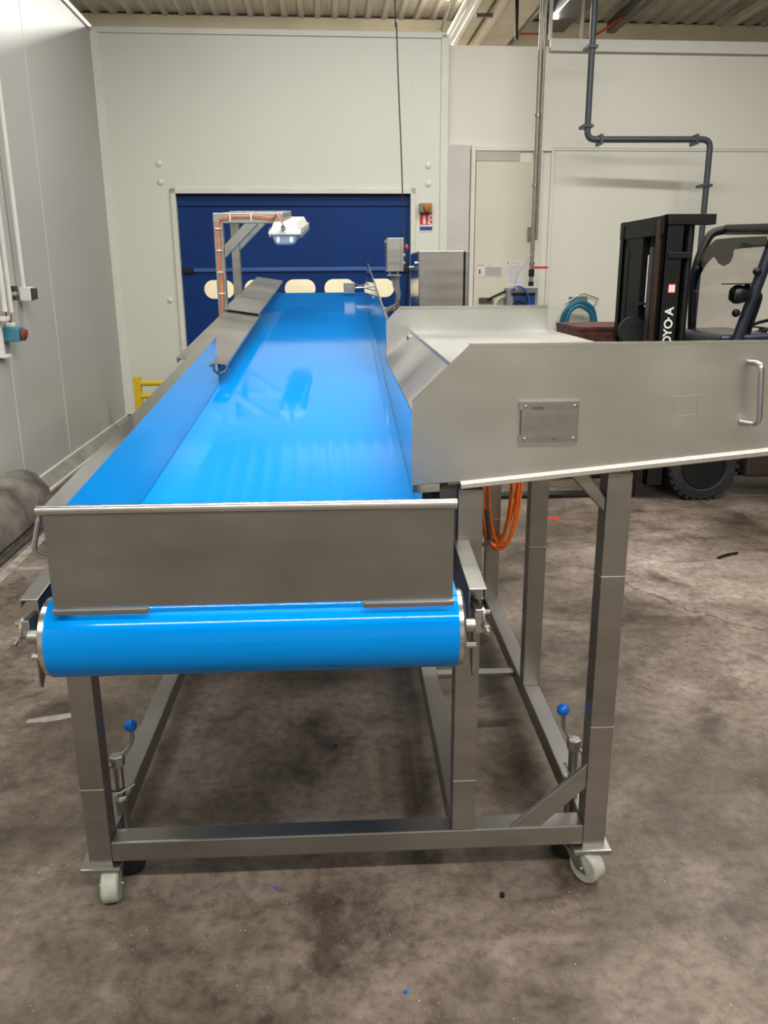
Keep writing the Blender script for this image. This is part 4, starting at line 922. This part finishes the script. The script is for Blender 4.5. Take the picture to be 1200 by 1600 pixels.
b_ = MB(); b_.box(mx+.03, mx+.05, 5.925, 6.045, .3, mz-.10); b_.build('mast_shield', 'mast', fk, bevel=.004)
b_ = MB(); b_.box(mx+.04, mx+.06, 6.03, 6.12, 1.72, mz-.10); b_.box(mx+.04, mx+.06, 6.03, 6.12, .3, 1.36); b_.build('mast_shield', 'black', fk, bevel=.004)
b_ = MB(); b_.tube([(mx+.06, 6.08, .3), (mx+.06, 6.08, mz-.13)], .012, 8); b_.tube([(mx+.03, 6.15, .3), (mx+.03, 6.15, mz-.13)], .009, 8); b_.tube([(mx+.03, 5.99, .3), (mx+.03, 5.99, mz-.13)], .012, 8); b_.build('hydraulic_hose', 'rubber', fk, smooth=True)
b_ = MB(); b_.lathe((mx-.04, 6.1, 1.19), (0, 1, 0), [(.04, -.03), (.10, -.03), (.10, .03), (.04, .03)], 24); b_.build('hose_pulley', 'rubber', fk, smooth=True)
b_ = MB(); b_.box(mx-.02, mx+.05, 5.98, 6.3, 1.375, 1.39); b_.build('pulley_bracket', 'mast', fk)
b1 = atY(1118, 349, NY); b0_ = atY(1042, 336, NY)
b_ = MB(); b_.box(mx+.01, b1.x, NY-.012, NY+.10, mz-.065, mz+.002); b_.build('top_bracket', 'black', fk, bevel=.004)
zb_ = atY(1060, 399, NY).z; b_ = MB(); b_.box(mx+.03, atY(1080, 399, NY).x, NY-.012, NY+.06, zb_-.02, zb_+.02); b_.build('mast_bracket', 'black', fk, bevel=.004)
b_ = MB(); b_.cyl((atY(1076, 400, NY).x+.02, NY+.06, .4), (atY(1076, 400, NY).x+.02, NY+.06, mz-.065), .028, 14); b_.build('side_cylinder', 'black', fk, smooth=True)
b_ = MB(); b_.box(mx+.14, mx+.19, NY+.08, NY+.10, .2, mz-.1); b_.build('mast_back_plate', 'black', fk)
# forks and carriage
for yf in (5.83, 6.42):
    b_ = MB(); b_.prism([(.93, yf, .03), (mx-.06, yf, .03), (mx-.06, yf, .55), (mx-.02, yf, .55), (mx-.02, yf, -.0+.005), (.95, yf, .012)][::-1], (0, .11, 0)); b_.build('fork', 'black', fk, bevel=.002)
for z0 in (.14, .48): MB().box(mx-.05, mx-.02, NY+.02, FYk-.02, z0, z0+.09).build('carriage_bar', 'black', fk)
# lettering and label on the near upright
lx = mx+.100; yl = NY-.001
def ltr(ch, px_y0): 
    z0 = atY(1045, px_y0, NY).z
    return text('lettering', ch, .082, (lx, yl, z0), (0, 0, 1), (-1, 0, 0), 'white_letter', fk, .001)
ltr('A', 493); ltr('O', 514); ltr('Y', 525.5); ltr('O', 540); ltr('T', 551)
q = atY(1043, 498.5, NY); MB().box(q.x, q.x+.012, NY-.002, NY, q.z, q.z+.01).build('worn_letter', 'white_letter', fk)
b_ = MB(); qa = atY(1043, 458, NY); qb = atY(1056, 443.5, NY); b_.box(qa.x, qb.x, NY-.002, NY, qa.z, qb.z); st = b_.build('sticker', 'sign_red', fk)
b_ = MB(); b_.box(qa.x+.006, qb.x-.006, NY-.003, NY-.002, qa.z+.007, qb.z-.007); b_.build('sticker_face', 'sign_white', st)
b_ = MB()
for k in range(4): b_.box(qa.x+.018, qb.x-.018, NY-.0035, NY-.003, qa.z+.016+.009*k, qa.z+.019+.009*k)
b_.build('sticker_text', 'ink_light', st)
# front and rear wheels
def tyre(x, y0, wdt, r):
    t = MB(); sgn = 1; t.lathe((x, y0, r), (0, 1, 0), [(r*.62, .015), (r*.70, .0), (r*.93, .008), (r, .03), (r, wdt-.03), (r*.93, wdt-.008), (r*.7, wdt), (r*.62, wdt-.015)], 48)
    for k in range(28):
        a = 2*pi*k/28; ca, sa = cos(a), sin(a); u = Vector((-sa, 0, ca)); o = Vector((x+ca*r*.985, y0, r+sa*r*.985)); rad = Vector((ca, 0, sa))
        for yy, ll in ((.004, .07), (wdt-.074, .07)):
            p = o+Vector((0, yy, 0)); t.hexa([p-u*.012-rad*.01, p+u*.012-rad*.01, p+u*.016-rad*.01+Vector((0, ll, 0)), p-u*.008-rad*.01+Vector((0, ll, 0)), p-u*.012+rad*.010, p+u*.012+rad*.010, p+u*.016+rad*.010+Vector((0, ll, 0)), p-u*.008+rad*.010+Vector((0, ll, 0))])
    w_ = t.build('wheel', 'rubber', fk, smooth=False)
    b_ = MB(); b_.lathe((x, y0, r), (0, 1, 0), [(r*.62, .012), (r*.64, .004), (r*.60, .002), (r*.55, .03), (r*.50, .06), (r*.25, .06), (r*.22, .03), (r*.10, .025)], 36); b_.build('rim', 'mast', w_, smooth=True)
wx = atY(1101, 727, 5.68).x
tyre(wx, 5.68, .19, .25); tyre(wx, 6.48, .19, .25); tyre(4.25, 5.76, .16, .22); tyre(4.25, 6.42, .16, .22)
# chassis
b_ = MB(); b_.box(wx-.28, 4.6, 5.90, 6.46, .16, .62); b_.build('chassis', 'fork_body', fk, bevel=.02)
b_ = MB(); b_.hexa([(wx+.33, 5.72, .16), (3.9, 5.72, .16), (3.9, 5.92, .16), (wx+.30, 5.92, .16), (wx+.33, 5.72, .40), (3.9, 5.72, .40), (3.9, 5.92, .40), (wx+.30, 5.92, .40)]); b_.build('step', 'fork_body', fk, bevel=.02)
b_ = MB(); b_.hexa([(wx+.30, 5.70, .44), (wx+.8, 5.70, .34), (wx+.8, 5.88, .34), (wx+.30, 5.88, .44), (wx+.30, 5.70, .50), (wx+.8, 5.70, .42), (wx+.8, 5.88, .42), (wx+.30, 5.88, .50)]); b_.build('step_plate', 'cream_tile', fk, bevel=.004)
b_ = MB(); b_.prism([(wx-.30, 5.74, .44), (wx-.22, 5.74, .60), (wx, 5.74, .66), (wx+.22, 5.74, .60), (wx+.30, 5.74, .44), (wx+.34, 5.74, .62), (wx+.3, 5.74, .72), (wx-.28, 5.74, .72)], (0, .16, 0)); b_.build('mudguard', 'black', fk, bevel=.006)
cz0 = atY(1110, 518, 6.2).z
MB().box(mx+.16, wx-.06, 5.86, 6.5, .11, .50).build('drive_axle', 'black', fk, bevel=.02)
MB().box(wx-.1, wx+.5, 5.88, 6.47, .13, .50).build('drive_axle', 'black', fk, bevel=.02)
b_ = MB(); b_.prism([(wx-.02, 5.80, .62), (wx+.08, 5.80, cz0), (wx+.45, 5.80, cz0+.01), (wx+.52, 5.80, .62)], (0, .78, 0)); b_.build('cowl', 'guard_blue', fk, bevel=.02)
b_ = MB(); b_.prism([(3.55, 5.80, .62), (3.55, 5.80, .95), (4.0, 5.80, 1.0), (4.75, 5.80, .95), (4.85, 5.80, .3), (4.6, 5.80, .2), (4.5, 5.80, .62)], (0, .78, 0)); b_.build('counterweight', 'fork_body', fk, bevel=.03)
b_ = MB(); b_.box(3.6, 4.0, 5.98, 6.4, 1.0, 1.10); b_.hexa([(3.92, 5.98, 1.1), (4.02, 5.98, 1.1), (4.02, 6.4, 1.1), (3.92, 6.4, 1.1), (4.05, 6.0, 1.5), (4.12, 6.0, 1.5), (4.12, 6.38, 1.5), (4.05, 6.38, 1.5)]); b_.build('seat', 'black', fk, bevel=.03)
# overhead guard
P1 = atY(1150, 535, 5.78); P2 = atY(1198, 405, 5.78); dr_ = (P2-P1).normalized(); gz = atY(1150, 366, 6.55).z
topn = P1+dr_*((gz-P1.z)/dr_.z); nb_ = P1-dr_*.5
b_ = MB(); b_.tube([nb_, topn], .040, 14); b_.build('guard_pillar', 'guard_blue', fk, smooth=True)
fpn = [atY(x, y, 6.58) for x, y in ((1080, 560), (1081, 500), (1083, 450), (1088, 415), (1100, 385), (1113, 365), (1135, 359))]
b_ = MB(); b_.tube(smoothc(fpn), .032, 12); b_.build('guard_pillar', 'black', fk, smooth=True)
RT = fpn[-1]
roofb = MB()
roofb.tube(fillet([RT, (4.6, 6.58, RT.z+.05), (4.6, 5.78, RT.z+.05), topn], .1), .034, 12)
roofb.tube([RT, topn], .038, 12)
roofb.build('overhead_guard', 'black', fk, smooth=True)
b_ = MB()
for k in range(5): yy = 5.9+k*.14; b_.tube([(3.2, yy, RT.z+.02), (4.6, yy, RT.z+.05)], .014, 8)
b_.build('roof_bar', 'black', fk, smooth=True)
for yy in (5.78, 6.58): MB().tube([(4.6, yy, RT.z+.05), (4.5, yy, .9)], .035, 12).build('guard_pillar', 'black', fk, smooth=True)
for kp, kr in ((atY(1183, 424, 5.72), .028), (atY(1150, 489, 5.74), .028), (atY(1092, 421, 6.5), .03)): MB().sphere(kp, kr).build('guard_knob', 'black', fk, smooth=True)
# windscreen: one sheet from the far pillar to the near pillar, with a tinted band
s_lo_f = atY(1079, 519, 6.52); s_hi_f = atY(1106, 385, 6.52); s_lo_n = atY(1142, 514, 5.84); s_hi_n = atY(1197, 386, 5.84)
fpts = [atY(x, y, 6.52) for x, y in ((1079, 519), (1082, 455), (1088, 420), (1097, 395), (1112, 374))]
npts = [P1.lerp(topn, t) for t in (.10, .42, .66, .82, .95)]
b_ = MB(); vs = fpts+npts; b_.add(vs, [(i, i+1, 5+i+1, 5+i) for i in range(4)]); ws_ = b_.build('windscreen', 'glass', fk)
sol = ws_.modifiers.new('thickness', 'SOLIDIFY'); sol.thickness = .004
nrmw = (fpts[2]-fpts[0]).cross(npts[2]-fpts[0]).normalized(); 
if nrmw.y > 0: nrmw = -nrmw
pln_p, pln_n = fpts[1], ((npts[1]-fpts[1]).cross(fpts[3]-fpts[1])).normalized()
def onW(x, y): p = atP(x, y, pln_p+Vector((-.02, 0, .0)), pln_n); return p
bandpx = [(1084, 452), (1088, 425), (1096, 402), (1108, 384), (1120, 374), (1150, 371), (1199, 369), (1199, 385), (1160, 388), (1147, 390), (1145, 402), (1140, 411), (1131, 416), (1123, 412), (1118, 403), (1115, 401), (1103, 414), (1094, 430), (1086, 452)]
tri = [onW(*p) for p in bandpx]
b_ = MB(); b_.prism(tri, pln_n*.003); b_.build('sun_band', 'tint', ws_)
# head light on near pillar
hl = atY(1143, 460, 5.66); b_ = MB(); b_.lathe(hl+Vector((.02, 0, 0)), (1, .12, 0), [(.035, -.02), (.052, 0), (.055, .03), (.045, .08), (.02, .11)], 24); b_.v = [(v[0], v[1], hl.z+(v[2]-hl.z)*1.15) for v in b_.v]; ho = b_.build('head_lamp', 'black', fk, smooth=True)
b_ = MB(); b_.lathe(hl, (-1, -.12, 0), [(.044, -.01), (.046, .0), (.03, .006), (.002, .008)], 24); b_.build('lens', 'steel_mirror', ho, smooth=True)
b_ = MB(); b_.box(hl.x-.06, hl.x+.12, 5.60, 5.70, hl.z+.065, hl.z+.072); b_.bar(hl+Vector((.1, 0, .065)), atY(1171, 458, 5.72), .03, .02); b_.bar(hl+Vector((.1, 0, -.01)), atY(1168, 464, 5.72), .04, .04); b_.build('lamp_bracket', 'black', ho)
b_ = MB(); b_.tube(smoothc([atY(1177, 450, 5.80), atY(1187, 462, 5.82), atY(1183, 480, 5.84), atY(1174, 505, 5.86), atY(1168, 524, 5.88)]), .018, 8); b_.build('grab_handle', 'black', fk, smooth=True)
b_ = MB(); cs = atY(1190, 512, 6.2); b_.lathe(cs, (-.35, 0, 1), [(.02, -.25), (.03, -.05), (.02, 0)], 12)
rg_ = [(cs+Vector((.17*cos(t)*.94, .17*sin(t), .17*cos(t)*.33+.01))) for t in [2*pi*k/32 for k in range(32)]]; b_.tube(rg_, .013, 8, closed=True); b_.bar(cs-Vector((0, .16, 0)), cs+Vector((0, .16, 0)), .03, .01)
b_.build('steering_wheel', 'black', fk, smooth=True)
b_ = MB(); b_.box(cs.x-.1, cs.x+.35, 5.9, 6.5, 1.05, cs.z-.06); b_.build('dashboard', 'black', fk, bevel=.03)

# ------------------------------------------------------------------ floor litter
def scrap(px, py, sz, mat, lab, h=.004):
    p = atZ(px, py, 0); k = 7; pts = [(p.x+sz*random.uniform(.5, 1)*cos(2*pi*j/k), p.y+sz*random.uniform(.5, 1)*sin(2*pi*j/k), 0.0) for j in range(k)]
    tag(MB().prism(pts, (0, 0, h)).build('floor_scrap', mat), lab, 'scrap')
scrap(634, 1551, .006, 'knob_blue', 'tiny blue scrap on the bare floor nearest the viewer')
scrap(432, 1389, .007, 'cable_blue', 'tiny dark blue scrap on the floor in front of the front rail')
scrap(914, 1157, .008, 'knob_blue', 'small blue scrap on the floor behind the right jack')
scrap(785, 1399, .012, 'black', 'small black scrap on the floor in front of the right castor')
scrap(525, 1165, .008, 'black', 'small black scrap on the floor under the conveyor')
b_ = MB(); b_.tube(smoothc([atZ(1122, 872, .006), atZ(1135, 867, .01), atZ(1152, 864, .006)]), .008, 6)
tag(b_.build('wood_splinter', 'black', smooth=True), 'dark splinter lying on the open floor at the right', 'scrap')
tag(MB().prism([atZ(853, 807, 0), atZ(879, 809, 0), atZ(872, 812, 0), atZ(856, 811, 0)], (0, 0, .001)).build('floor_mark', 'red_paint'), 'faint red paint mark on the floor below the feed table', 'floor marking')
